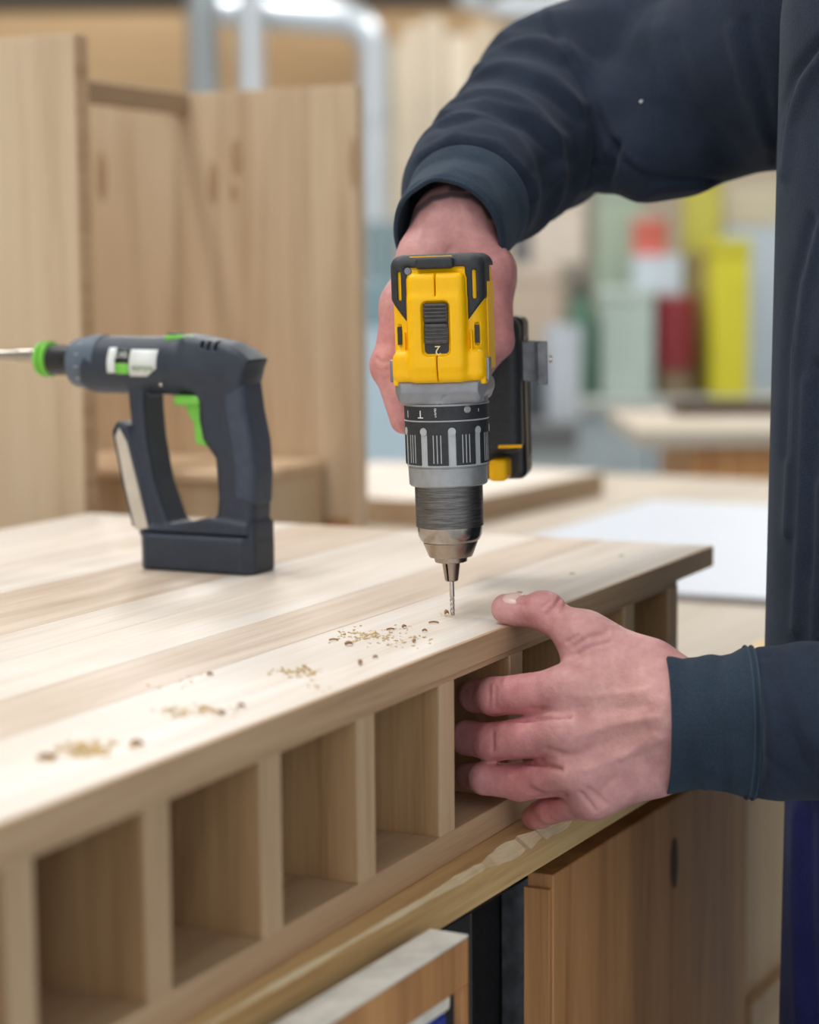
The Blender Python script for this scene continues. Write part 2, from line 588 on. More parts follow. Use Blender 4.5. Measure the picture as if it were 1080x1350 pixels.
# cupboard under the bench
UB = thing('plywood_cupboard', 'brown plywood cupboard with a dark knot, standing under the bench', 'cupboard', (*BW(0, 0)[:2], 0), BR)
ZC = BZ - 0.0510
MB().box((-0.052, 0.022, 0.06), (0.371, 0.0425, ZC)).build('front_panel', M['ply'], UB, 0.001)
MB().box((-0.0560, 0.0235, 0.06), (-0.0522, 0.0435, ZC - 0.010)).build('edge_strip', M['ply'], UB, 0.0006)
MB().box((0.035, 0.0445, 0.06), (0.053, 0.62, ZC - 0.012)).build('side_panel', M['ply'], UB, 0.001)
MB().box((0.353, 0.0445, 0.06), (0.371, 0.62, ZC - 0.012)).build('side_panel', M['ply'], UB, 0.001)
MB().box((0.053, 0.0445, 0.06), (0.353, 0.62, 0.08)).build('bottom_panel', M['ply'], UB, 0.001)
MB().box((0.053, 0.0445, ZC - 0.02), (0.353, 0.62, ZC - 0.001)).build('top_panel', M['ply'], UB, 0.001)
mb = MB()
mb.lathe([(-0.0006, 0.0065), (0.0006, 0.006)], (0, 0, 0), (0, 1, 0), 24)
bmesh.ops.scale(mb.bm, vec=(1, 1, 3.3), verts=mb.bm.verts[:])
kn = mb.build('knot', plain('dark_knot', (52, 34, 24), 0.6), UB)
kn.location = (0.187, 0.0216, BZ - 0.104)
MB().lathe([(-0.001, 0.003), (0.0004, 0.0026)], (-0.0560, 0.034, BZ - 0.17), (-1, 0, 0), 16).build('screw_head', M['grey_steel'], UB)
# upright pale board beside it
t = thing('plywood_offcut', 'pale plywood board standing on edge beside the brown cupboard', 'board', (*BW(0.385, 0.03)[:2], 0), BR)
MB().box((0.0, 0.0, 0.0), (0.16, 0.018, BZ - 0.026)).build('panel', M['ply_light'], t, 0.001)
MB().box((-0.005, -0.010, 0.548), (0.165, 0.0, 0.577)).build('batten', M['ply_light'], t, 0.001)

# crate with the blue bin, low in front of the bench
cr = thing('wooden_crate', 'open wooden crate with a white painted top rim below the bench edge', 'crate', (*BW(-0.3037, -0.0358)[:2], 0), BR)
zt = 0.850
MB().box((-0.75, 0.0, zt - 0.030), (0.0, 0.006, zt - 0.0015)).build('front_rail', M['ply'], cr, 0.0008)
MB().box((-0.75, 0.0, zt - 0.0015), (0.0, 0.0255, zt)).build('painted_rim', M['white_wood'], cr, 0.0005)
MB().box((-0.008, 0.0, zt - 0.50), (0.0, 0.006, zt - 0.030)).build('corner_post', M['ply'], cr, 0.0008)
MB().box((-0.75, 0.0, zt - 0.50), (-0.740, 0.006, zt - 0.030)).build('corner_post', M['ply'], cr, 0.0008)
MB().box((-0.75, 0.145, zt - 0.50), (0.0, 0.155, zt - 0.02)).build('back_wall', M['ply'], cr, 0.0008)
MB().box((-0.75, 0.0, zt - 0.52), (0.0, 0.155, zt - 0.50)).build('floor_board', M['ply'], cr, 0.0008)
for x in (-0.74, -0.05):
    MB().box((x, 0.0, 0.0), (x + 0.04, 0.155, zt - 0.52)).build('foot', M['ply'], cr, 0.001)
bb = thing('blue_bin', 'bright blue plastic bin with a white rim, standing in the wooden crate', 'bin', (*BW(-0.61, -0.0288)[:2], zt - 0.50), BR)
MB().box((0, 0.002, 0), (0.2975, 0.11, 0.456)).build('body', plain('blue_plastic', (28, 62, 160), 0.4), bb, 0.004)
MB().box((-0.001, 0.0, 0.456), (0.2980, 0.113, 0.4685)).build('rim', M['white_wood'], bb, 0.003)

# ------------------------------------------------------------------ things lying on the bench behind
t = thing('white_sheet', 'large white board lying flat on the bench behind the cabinet', 'board', W(0.53, 0.0, ZB), CAB_ROT)
MB().box((0, 0, 0.001), (0.9, 0.56, 0.0075)).build('core', plain('grey_board_core', (150, 146, 150), 0.6), t, 0.0005)
MB().box((0, 0, 0.0075), (0.9, 0.56, 0.009)).build('face', M['white_board'], t, 0.0005)

Pq = onz(600, 698, BZ)
t = thing('oak_board_stack', 'thick oak slab lying on the bench behind the chuck', 'slab', Pq, CAB_ROT - 0.06)
for k in range(3):
    MB().box((0, 0.0 + 0.145 * k, 0), (0.52, 0.145 * (k + 1) - 0.0004, 0.040)).build('board', M['oak_x'], t, 0.001)

MB().box((0.0005, -0.0022, 0.0003), (0.5195, 0.0, 0.0395)).build('edge_band', M['brace'], t, 0.0003)
MB().box((-0.0022, 0.0005, 0.0003), (0.0, 0.4340, 0.0395)).build('edge_band', M['brace'], t, 0.0003)
# standing oak carcass
CX = thing('standing_carcass', 'tall unfinished oak carcass of staved panels standing behind the drills', 'cabinet', (0, 0, BZ), CAB_ROT)
A_ = at(105, 400, 2.08)         # right edge of the near side panel
B_ = at(472, 400, 2.36)         # right edge of the far side panel
CX.location = (A_[0], A_[1], BZ)
rel = B_ - A_
ub, vb = float(rel @ DV), float(rel @ EV)
hN = float(at(60, 52, 2.1)[2]) - BZ
hF = float(at(400, 119, 2.4)[2]) - BZ
for k in range(4):              # near panel, staves along v
    MB().box((0, 0.125 * k, 0), (0.024, 0.125 * (k + 1) - 0.0004, hN)).build('side_board', M['oak_panel'], CX, 0.001)
MB().box((0.0005, -0.0012, 0), (0.0235, 0.0, hN)).build('edge_band', M['oak_front'], CX, 0.0004)
vf0 = vb
nb = 6
wd_ = (0.36 + 0.0) / nb
for k in range(nb):
    MB().box((ub, vf0 + wd_ * k, 0.09 if k == 0 else 0.03), (ub + 0.02, vf0 + wd_ * (k + 1) - 0.0004, hF)).build('far_side_board', M['oak_panel'], CX, 0.001)
MB().box((0.024, 0.40, 0.03), (ub, 0.42, hF)).build('back_panel', M['oak_panel'], CX, 0.001)
vq = vf0 + 0.045
MB().box((0.20, vq, 0.0), (ub - 0.004, vq + 0.30, 0.148)).build('drawer_box', M['oak_panel'], CX, 0.002)
MB().box((0.19, vq - 0.004, 0.148), (ub - 0.004, vq + 0.30, 0.160)).build('drawer_rim', M['oak_y'], CX, 0.003)
MB().box((ub - 0.001, vf0 + 0.001, 0.0), (ub + 0.02, vf0 + 0.012, 0.09)).build('foot', M['oak_panel'], CX, 0.001)
MB().box((ub + 0.004, vf0 + 0.012, 0.0), (ub + 0.02, vf0 + 0.058, 0.09)).build('plinth', M['ply'], CX, 0.001)  # browner board, the shade of the dark notch put into its colour
bq = float((onplane(250, 119, A_ + DV * ub, DV) - A_) @ EV)
MB().box((0.0245, bq, hF - 0.024), (ub - 0.0005, bq + 0.018, hF - 0.001)).build('top_rail', M['brace'], CX, 0.001)
m_kn = plain('soft_brown_knot', (172, 142, 110), 0.6, var=0.12)
for kx, ky, ka, kb in ((134, 232, 0.007, 0.030), (281, 242, 0.007, 0.026), (312, 208, 0.008, 0.022), (308, 255, 0.005, 0.012), (466, 215, 0.006, 0.03)):
    Pk = onplane(kx, ky, A_ + DV * (ub - 0.0004), DV)
    rk = Pk - A_
    mb = MB().lathe([(0, 1.0), (1, 0.8)], (0, 0, 0), (-1, 0, 0), 20)
    kn_ = mb.build('knot', m_kn, CX)
    kn_.matrix_local = Matrix.Translation((ub, float(rk @ EV), float(Pk[2]) - BZ)) @ Matrix.Diagonal((0.0006, ka, kb, 1))

# ------------------------------------------------------------------ the hall behind (all out of focus)
def span(x0, x1, D):
    return float(at(x0, 500, D)[0]), float(at(x1, 500, D)[0])


def zat(y, D):
    return float(at(540, y, D)[2])


def yat(D):
    return float(at(540, 500, D)[1])


# second bench on the right, white top on a brown cabinet
D1 = 4.2
xa, _ = span(842, 0, D1)
zt = zat(556, 4.5)
t = thing('side_table', 'work table with a pale top over a brown wooden cabinet, behind the white board', 'table', (xa, yat(D1), 0))
MB().box((0, 0, zt - 0.035), (1.7, 0.62, zt)).build('table_top', M['bench_top'], t, 0.004)
MB().box((0.115, 0.03, 0.03), (1.6, 0.58, zt - 0.035)).build('cabinet_body', M['ply'], t, 0.003)
MB().box((0.13, 0.05, 0.0), (1.58, 0.56, 0.03)).build('plinth', M['black_plastic'], t, 0.002)
MB().box((0.75, 0.022, 0.12), (0.76, 0.03, zt - 0.09)).build('door_gap', M['darkwood'], t, 0.001)
t2 = thing('grey_tray', 'dark brown tray lying on the pale table top', 'tray', (xa + 0.13, yat(D1) + 0.40, zt))
MB().box((0, 0, 0), (0.30, 0.16, 0.008)).build('base', M['darkwood'], t2, 0.001)
MB().box((0, 0, 0.008), (0.30, 0.008, 0.025)).build('side', M['darkwood'], t2, 0.001)
MB().box((0, 0.152, 0.008), (0.30, 0.16, 0.025)).build('side', M['darkwood'], t2, 0.001)
MB().box((0, 0.008, 0.008), (0.008, 0.152, 0.025)).build('side', M['darkwood'], t2, 0.001)
MB().box((0.292, 0.008, 0.008), (0.30, 0.152, 0.025)).build('side', M['darkwood'], t2, 0.001)

# long grey counter with cluttered goods
D2 = 7.0
zc = zat(530, D2)
xc0, xc1 = span(600, 1050, D2)
t = thing('storage_counter', 'grey storage counter across the hall, crowded with coloured containers', 'counter', (xc0, yat(D2), 0))
Lc = xc1 - xc0 + 0.5
MB().box((0, 0, zc - 0.04), (Lc, 0.7, zc)).build('counter_top', colour('counter_grey', (176, 180, 176)), t, 0.004)
for k in range(5):
    MB().box((Lc * k / 5 + 0.005, 0.02, 0.08), (Lc * (k + 1) / 5 - 0.005, 0.68, zc - 0.04)).build('cupboard_front', colour('counter_body', (172, 184, 188)), t, 0.004)
MB().box((0.02, 0.05, 0), (Lc - 0.02, 0.66, 0.08)).build('plinth', M['black_plastic'], t, 0.003)


def stand(name, label, cat, x0, x1, y0, y1, D, c, depth=0.16, kind='box', zb=None, lid=None):
    X0, X1 = span(x0, x1, D)
    zb = zat(y1, D) if zb is None else zb
    zt_ = zat(y0, D)
    h, w = zt_ - zb, X1 - X0
    t = thing(name, label, cat, ((X0 + X1) / 2, yat(D), zb))
    m = colour('%s_%d_%d_%d' % (name, *c), c)
    l = colour('%s_lid_%d_%d_%d' % ((name,) + tuple(lid)), lid) if lid else m
    if kind == 'box':
        MB().box((-w / 2, 0, 0), (w / 2, depth, h * 0.9)).build('body', m, t, 0.008)
        MB().box((-w / 2 - 0.004, -0.004, h * 0.9), (w / 2 + 0.004, depth + 0.004, h)).build('lid', l, t, 0.006)
    elif kind == 'round':
        r = w / 2
        MB().lathe([(0, r * 0.86), (h * 0.02, r * 0.9), (h * 0.9, r), (h * 0.92, r * 1.03), (h * 0.95, r * 1.03)], (0, r, 0), n=28).build('body', m, t, smooth=True)
        MB().lathe([(h * 0.95, r * 1.04), (h, r * 1.0)], (0, r, 0), n=28).build('lid', l, t, smooth=True)
    elif kind == 'bottle':
        r = w / 2
        MB().lathe([(0, r * 0.95), (h * 0.05, r), (h * 0.62, r), (h * 0.78, r * 0.6), (h * 0.86, r * 0.36), (h * 0.9, r * 0.36)], (0, r, 0), n=28).build('body', m, t, smooth=True)
        MB().lathe([(h * 0.88, r * 0.42), (h, r * 0.4)], (0, r, 0), n=20).build('cap', l, t, smooth=True)
    return t


Dc = D2 + 0.15
stand('plastic_canister', 'dark green canister on the counter, beside the mint box', 'canister', 744, 792, 372, 0, Dc, (70, 108, 88), kind='bottle', zb=zc, lid=(60, 70, 64))
stand('storage_box', 'tall mint coloured box on the counter', 'box', 793, 862, 382, 0, Dc, (172, 188, 180), zb=zc, lid=(182, 196, 190))
stand('tall_box', 'pale sage green tall box behind the mint box', 'box', 788, 846, 236, 0, Dc + 0.45, (156, 172, 154), zb=zc, depth=0.2, lid=(156, 168, 154))
stand('brown_carton', 'small brown carton under the red tub', 'carton', 872, 912, 492, 0, Dc, (122, 104, 80), zb=zc, lid=(112, 96, 74))
stand('red_tub', 'dark red round tub on the brown carton', 'tub', 864, 922, 390, 492, Dc, (146, 52, 60), kind='round', lid=(146, 104, 94))
stand('white_bin', 'pale blue white bin resting on the red tub and the tall brown box', 'bin', 838, 900, 340, 392, Dc + 0.2, (196, 210, 222), lid=(204, 216, 228))
stand('tall_brown_box', 'tall brown box behind the red tub', 'box', 850, 900, 393, 0, Dc + 0.22, (136, 124, 98), zb=zc, depth=0.16, lid=(130, 118, 92))
stand('coral_tin', 'coral red paint tin on top of the pale bin', 'tin', 834, 882, 292, 340, Dc + 0.2, (220, 116, 104), kind='round', lid=(216, 144, 132))
stand('yellow_case', 'bright lemon yellow upright tool case at the right end of the counter', 'case', 938, 988, 318, 0, Dc - 0.05, (202, 194, 44), zb=zc, lid=(192, 184, 44))
stand('ochre_carton', 'dull ochre carton between the red tub and the lemon yellow case', 'carton', 906, 938, 336, 0, Dc + 0.2, (150, 134, 84), zb=zc, lid=(150, 134, 84))
stand('olive_case', 'olive yellow case standing on the dull ochre carton', 'case', 904, 950, 236, 336, Dc + 0.2, (180, 174, 74), lid=(188, 180, 60))
stand('grey_cabinet', 'tall pale blue grey metal cabinet at the far right', 'cabinet', 955, 1100, 250, 0, D2 + 1.2, (186, 198, 206), zb=0.0, depth=0.5, lid=(196, 186, 160))
# clutter between drill and counter
Dk = 6.2
stand('machine_base', 'grey machine cabinet standing on the hall floor behind the battery', 'machine', 600, 760, 560, 0, Dk, (150, 158, 158), zb=0.0, depth=0.5, lid=(96, 98, 98))
stand('white_drum', 'whitish round drum on the grey machine cabinet', 'drum', 720, 770, 430, 560, Dk + 0.05, (206, 212, 220), kind='round', zb=zat(560, Dk), lid=(170, 176, 186))
stand('dark_motor', 'dark grey motor housing on the grey machine cabinet', 'motor', 690, 722, 470, 560, Dk + 0.20, (92, 98, 104), kind='round', zb=zat(560, Dk), lid=(80, 84, 90))
stand('beige_carton', 'beige carton stacked behind the battery, lower of two', 'carton', 676, 738, 350, 560, Dk + 0.38, (196, 176, 156), zb=zat(560, Dk), lid=(206, 190, 172))
stand('cream_carton', 'cream carton stacked behind the battery, upper of two', 'carton', 700, 770, 262, 350, Dk + 0.38, (216, 202, 186), lid=(222, 210, 196))
stand('grey_toolbox', 'dark grey tool box beside the cream carton', 'tool box', 678, 698, 290, 350, Dk + 0.38, (112, 112, 116), lid=(96, 98, 104))
stand('slate_locker', 'tall greyish brown locker behind the cartons', 'locker', 740, 800, 250, 0, D2 + 0.95, (160, 150, 138), zb=0.0, depth=0.3, lid=(150, 140, 130))
# machines left of the drill
stand('pale_machine', 'pale blue machine cabinet behind the oak carcass', 'machine', 440, 545, 372, 0, 6.0, (184, 204, 216), zb=0.0, depth=0.5, lid=(130, 156, 164))
stand('teal_motor', 'muted teal motor on the pale machine cabinet', 'motor', 484, 530, 292, 372, 6.1, (150, 168, 172), kind='round', lid=(126, 146, 152))
# boards leaning on the partition
for k, (x0, x1, y0, c) in enumerate(((512, 534, 62, (206, 192, 168)), (536, 556, 40, (220, 206, 184)), (560, 588, 30, (212, 198, 176)), (592, 622, 52, (226, 212, 190)), (626, 664, 36, (212, 194, 168)), (668, 712, 60, (202, 186, 162)))):
    X0, X1 = span(x0, x1, 7.9)
    words_ = ('first', 'second', 'third', 'fourth', 'fifth', 'sixth')[k]
    t = thing('leaning_board', 'pale upright board against the partition, %s from the white duct' % words_, 'board', (X0, yat(7.9), 0), 0, 'upright boards against the partition')
    MB().box((0, 0, 0), (X1 - X0, 0.03, zat(y0, 7.9))).build('panel', colour('board_%d' % k, c), t, 0.003)
    MB().box((0.01, -0.012, 0.3), (X1 - X0 - 0.01, 0.0, 0.36)).build('batten', colour('board_%d' % k, c), t, 0.002)

# extraction ducts
def duct(name, label, pts, r, mat, joints):
    t = thing(name, label, 'duct', pts[-1])
    o = np.array(pts[-1])
    MB().tube([np.array(p) - o for p in pts], r, 20).build('pipe', mat, t, smooth=True)
    for j in joints:
        p, q = np.array(pts[j]) - o, np.array(pts[j + 1]) - o
        c = p + (q - p) * 0.5
        u = (q - p) / np.linalg.norm(q - p) * 0.03
        MB().tube([c - u, c + u], r * 1.1, 20).build('clamp_ring', mat, t, smooth=True)
    return t


Dd = 7.2
yd = yat(Dd)
xe, _ = span(497, 0, Dd)
xs, _ = span(300, 0, Dd)
ze = zat(28, Dd)
rr = 0.055
pts = [(xs, yd, ze + 0.03), ((xs + xe) / 2, yd, ze + 0.01)]
for k in range(9):
    a = math.pi / 2 * k / 8
    pts.append((xe - 0.13 + 0.13 * math.sin(a), yd, ze - 0.13 + 0.13 * math.cos(a)))
pts += [(xe, yd, 1.6), (xe, yd, 1.15), (xe, yd, 0.6)]
duct('bent_duct', 'bright galvanised extraction duct bending down beside the oak carcass', pts, rr, M['galv'], (0, 10, 11))
x, _ = span(342, 0, Dd)
duct('straight_duct', 'bright vertical galvanised duct above the oak carcass', [(x, yd - 0.15, 4.3), (x, yd - 0.15, 2.0), (x, yd - 0.15, 0.8)], 0.044, M['galv'], (0, 1))
x, _ = span(272, 0, Dd)
duct('dull_duct', 'dull grey vertical duct left of the bright one', [(x, yd + 0.1, 4.3), (x, yd + 0.1, 2.0), (x, yd + 0.1, 0.8)], 0.055, plain('dull_zinc', (150, 156, 158), 0.5, 0.4), (0, 1))
x, _ = span(640, 0, 7.6)
duct('overhead_duct', 'short pale duct hanging under the beam near the top', [(x + 0.5, yat(7.6), zat(20, 7.6)), (x + 0.1, yat(7.6), zat(18, 7.6)), (x - 0.05, yat(7.6), zat(14, 7.6)), (x - 0.08, yat(7.6), 4.3)], 0.05, M['galv'], (0,))

# ------------------------------------------------------------------ smooth solids: a distance field meshed with surface nets
class Field:
    def __init__(self, lo, hi, h):
        self.lo = np.array(lo, float)
        self.h = h
        self.n = [int(math.ceil((hi[i] - lo[i]) / h)) + 1 for i in range(3)]
        self.ax = [self.lo[i] + np.arange(self.n[i]) * h for i in range(3)]
        self.F = np.full(self.n, 0.05, np.float32)

    def _sl(self, lo, hi):
        s = []
        for i in range(3):
            a = max(0, int(math.floor((lo[i] - self.lo[i]) / self.h)))
            b = min(self.n[i], int(math.ceil((hi[i] - self.lo[i]) / self.h)) + 1)
            if b <= a:
                return None
            s.append(slice(a, b))
        return tuple(s)

    def apply(self, fn, lo, hi, k=0.0, op='u'):
        m = 1.6 * k + 2.5 * self.h
        sl = self._sl([v - m for v in lo], [v + m for v in hi])
        if sl is None:
            return self
        X = self.ax[0][sl[0]][:, None, None]
        Y = self.ax[1][sl[1]][None, :, None]
        Z = self.ax[2][sl[2]][None, None, :]
        d = fn(X, Y, Z)
        f = self.F[sl]
        if op == 'u':
            if k > 0:
                q = np.clip(0.5 + 0.5 * (d - f) / k, 0, 1)
                r = d + (f - d) * q - k * q * (1 - q)
            else:
                r = np.minimum(f, d)
        elif op == 's':
            d = -d
            if k > 0:
                q = np.clip(0.5 - 0.5 * (d - f) / k, 0, 1)
                r = d + (f - d) * q + k * q * (1 - q)
            else:
                r = np.maximum(f, d)
        else:
            r = np.maximum(f, d)
        self.F[sl] = r
        return self

    def cap(self, a, b, ra, rb=None, k=0.0, op='u', bulge=None):
        a, b = np.array(a, float), np.array(b, float)
        rb = ra if rb is None else rb
        R = max(ra, rb) * (1.0 if bulge is None else 1.35)
        ba = b - a
        L2 = float(ba @ ba) + 1e-12

        def fn(X, Y, Z):
            x, y, z = X - a[0], Y - a[1], Z - a[2]
            t = np.clip((x * ba[0] + y * ba[1] + z * ba[2]) / L2, 0, 1)
            d = np.sqrt((x - t * ba[0]) ** 2 + (y - t * ba[1]) ** 2 + (z - t * ba[2]) ** 2)
            r = ra + (rb - ra) * t
            if bulge is not None:
                r = r + bulge(t, x - t * ba[0], y - t * ba[1], z - t * ba[2])
            return d - r
        return self.apply(fn, np.minimum(a, b) - R, np.maximum(a, b) + R, k, op)

    def chain(self, pts, radii, k=0.0):
        for i in range(len(pts) - 1):
            self.cap(pts[i], pts[i + 1], radii[i], radii[i + 1], k)
        return self

    def ell(self, c, r, rot=None, k=0.0, op='u'):
        c, r = np.array(c, float), np.array(r, float)
        Rm = np.eye(3) if rot is None else np.array(rot, float)
        R = float(r.max())

        def fn(X, Y, Z):
            x, y, z = X - c[0], Y - c[1], Z - c[2]
            u = x * Rm[0, 0] + y * Rm[0, 1] + z * Rm[0, 2]
            v = x * Rm[1, 0] + y * Rm[1, 1] + z * Rm[1, 2]
            w = x * Rm[2, 0] + y * Rm[2, 1] + z * Rm[2, 2]
            k0 = np.sqrt((u / r[0]) ** 2 + (v / r[1]) ** 2 + (w / r[2]) ** 2)
            k1 = np.sqrt((u / r[0] ** 2) ** 2 + (v / r[1] ** 2) ** 2 + (w / r[2] ** 2) ** 2) + 1e-9
            return k0 * (k0 - 1) / k1
        return self.apply(fn, c - R, c + R, k, op)

    def rbox(self, c, half, r=0.0, rot=None, k=0.0, op='u'):
        c, hf = np.array(c, float), np.array(half, float)
        Rm = np.eye(3) if rot is None else np.array(rot, float)
        R = float(np.linalg.norm(hf)) if rot is not None else hf

        def fn(X, Y, Z):
            x, y, z = X - c[0], Y - c[1], Z - c[2]
            u = np.abs(x * Rm[0, 0] + y * Rm[0, 1] + z * Rm[0, 2]) - (hf[0] - r)
            v = np.abs(x * Rm[1, 0] + y * Rm[1, 1] + z * Rm[1, 2]) - (hf[1] - r)
            w = np.abs(x * Rm[2, 0] + y * Rm[2, 1] + z * Rm[2, 2]) - (hf[2] - r)
            o = np.sqrt(np.maximum(u, 0) ** 2 + np.maximum(v, 0) ** 2 + np.maximum(w, 0) ** 2)
            return o + np.minimum(np.maximum(u, np.maximum(v, w)), 0) - r
        return self.apply(fn, c - R, c + R, k, op)

    def poly(self, pts, lo, hi, r=0.0, k=0.0, op='u', axes=(0, 2, 1)):
        """rounded prism of a polygon drawn in axes[0], axes[1], between lo and hi along axes[2]"""
        P = np.array(pts, float)
        i0, i1, i2 = axes
        b0, b1 = np.zeros(3), np.zeros(3)
        b0[i0], b1[i0] = P[:, 0].min(), P[:, 0].max()
        b0[i1], b1[i1] = P[:, 1].min(), P[:, 1].max()
        b0[i2], b1[i2] = lo, hi
        n = len(P)

        def fn(X, Y, Z):
            G = (X, Y, Z)
            u, v, w = G[i0], G[i1], G[i2]
            u, v = u + 0 * v, v + 0 * u
            d = np.full(u.shape, 1e9)
            s = np.ones(u.shape)
            for i in range(n):
                A, B = P[i], P[i - 1]
                e = B - A
                wu, wv = u - A[0], v - A[1]
                t = np.clip((wu * e[0] + wv * e[1]) / (e @ e), 0, 1)
                d = np.minimum(d, (wu - e[0] * t) ** 2 + (wv - e[1] * t) ** 2)
                c1, c2, c3 = v >= A[1], v < B[1], e[0] * wv > e[1] * wu
                fl = (c1 & c2 & c3) | (~c1 & ~c2 & ~c3)
                s = np.where(fl, -s, s)
            d2 = s * np.sqrt(d) + r
            dz = np.abs(w - (lo + hi) / 2) - (hi - lo) / 2 + r
            return np.minimum(np.maximum(d2, dz), 0) + np.sqrt(np.maximum(d2, 0) ** 2 + np.maximum(dz, 0) ** 2) - r
        return self.apply(fn, b0, b1, k, op)

    def copy(self):
        g = Field.__new__(Field)
        g.lo, g.h, g.n, g.ax, g.F = self.lo, self.h, self.n, self.ax, self.F.copy()
        return g

    def grids(self):
        return self.ax[0][:, None, None], self.ax[1][None, :, None], self.ax[2][None, None, :]

    def surface(self, smooth=1):
        F = self.F
        F = F.copy()
        for i in range(3):     # close the solid at the border of the grid
            sl = [slice(None)] * 3
            for e in (0, -1):
                sl[i] = e
                F[tuple(sl)] = np.maximum(F[tuple(sl)], 1e-4)
        ins = F < 0
        nx, ny, nz = F.shape
        cnt = np.zeros((nx - 1, ny - 1, nz - 1), np.int8)
        cor = [(i, j, k) for i in (0, 1) for j in (0, 1) for k in (0, 1)]
        for i, j, k in cor:
            cnt += ins[i:nx - 1 + i, j:ny - 1 + j, k:nz - 1 + k]
        act = np.argwhere((cnt > 0) & (cnt < 8))
        idx = np.full(cnt.shape, -1, np.int32)
        idx[act[:, 0], act[:, 1], act[:, 2]] = np.arange(len(act))
        val = np.stack([F[act[:, 0] + i, act[:, 1] + j, act[:, 2] + k] for i, j, k in cor], 1)
        off = np.array(cor, float)
        acc = np.zeros((len(act), 3))
        num = np.zeros(len(act))
        for a in range(8):
            for b in range(a + 1, 8):
                if np.abs(off[a] - off[b]).sum() == 1:
                    m = (val[:, a] < 0) != (val[:, b] < 0)
                    t = np.where(m, val[:, a] / np.where(m, val[:, a] - val[:, b], 1), 0)
                    acc += m[:, None] * (off[a] + (off[b] - off[a]) * t[:, None])
                    num += m
        V = self.lo + (act + acc / num[:, None]) * self.h
        Q = []
        for ax in range(3):
            s0, s1 = [slice(None)] * 3, [slice(None)] * 3
            s0[ax], s1[ax] = slice(0, -1), slice(1, None)
            A, B = ins[tuple(s0)], ins[tuple(s1)]
            e = np.argwhere(A != B)
            u, v = (ax + 1) % 3, (ax + 2) % 3
            ok = (e[:, u] > 0) & (e[:, v] > 0) & (e[:, u] < self.n[u] - 1) & (e[:, v] < self.n[v] - 1)
            e = e[ok]
            fl = A[e[:, 0], e[:, 1], e[:, 2]]
            c = []
            for du, dv in ((-1, -1), (0, -1), (0, 0), (-1, 0)):
                q = e.copy()
                q[:, u] += du
                q[:, v] += dv
                c.append(idx[q[:, 0], q[:, 1], q[:, 2]])
            q = np.stack(c, 1)
            q[~fl] = q[~fl][:, ::-1]
            Q.append(q)
        Q = np.concatenate(Q)
        Q = Q[(Q >= 0).all(1)]
        ed = np.concatenate([Q[:, [0, 1]], Q[:, [1, 2]], Q[:, [2, 3]], Q[:, [3, 0]]])
        deg = np.bincount(ed.ravel(), minlength=len(V)).astype(float)[:, None]
        deg[deg == 0] = 1
        for it in range(smooth):
            for w in (0.5, -0.52):
                S = np.zeros_like(V)
                np.add.at(S, ed[:, 0], V[ed[:, 1]])
                np.add.at(S, ed[:, 1], V[ed[:, 0]])
                V = V + w * (S / deg - V)
        return V, Q


def normals(V, Q):
    n = np.cross(V[Q[:, 2]] - V[Q[:, 0]], V[Q[:, 3]] - V[Q[:, 1]])
    N = np.zeros_like(V)
    for k in range(4):
        np.add.at(N, Q[:, k], n)
    return N / (np.linalg.norm(N, axis=1)[:, None] + 1e-12)


def mesh_obj(name, V, Q, mat, parent=None, tint=None):
    me = bpy.data.meshes.new(name)
    me.vertices.add(len(V))
    me.vertices.foreach_set('co', np.ascontiguousarray(V, np.float32).ravel())
    me.loops.add(len(Q) * 4)
    me.loops.foreach_set('vertex_index', np.ascontiguousarray(Q, np.int32).ravel())
    me.polygons.add(len(Q))
    me.polygons.foreach_set('loop_start', np.arange(len(Q), dtype=np.int32) * 4)
    me.polygons.foreach_set('use_smooth', np.ones(len(Q), bool))
    me.update(calc_edges=True)
    me.validate()
    if tint is not None:
        at_ = me.color_attributes.new('tint', 'FLOAT_COLOR', 'POINT')
        at_.data.foreach_set('color', np.concatenate([tint, np.ones((len(V), 1))], 1).astype(np.float32).ravel())
    me.materials.append(mat)
    o = bpy.data.objects.new(name, me)
    return link(o, parent)


def field_obj(name, f, mat, parent=None, smooth=1):
    V, Q = f.surface(smooth)
    return mesh_obj(name, V, Q, mat, parent)


# ------------------------------------------------------------------ the yellow drill at work (local frame: z up the spindle, -y towards its switch side)
TIP = onz(597, 811, ZS)
DY = math.radians(-9.5)
DRILL = thing('cordless_drill', 'yellow and black cordless drill held upright, its thin bit biting into the oak top', 'drill', (TIP[0], TIP[1], ZS))
DRILL.matrix_world = Matrix.Translation(TIP) @ Matrix.Rotation(math.radians(-1.46), 4, 'Y') @ Matrix.Rotation(DY, 4, 'Z')
mm = 0.001
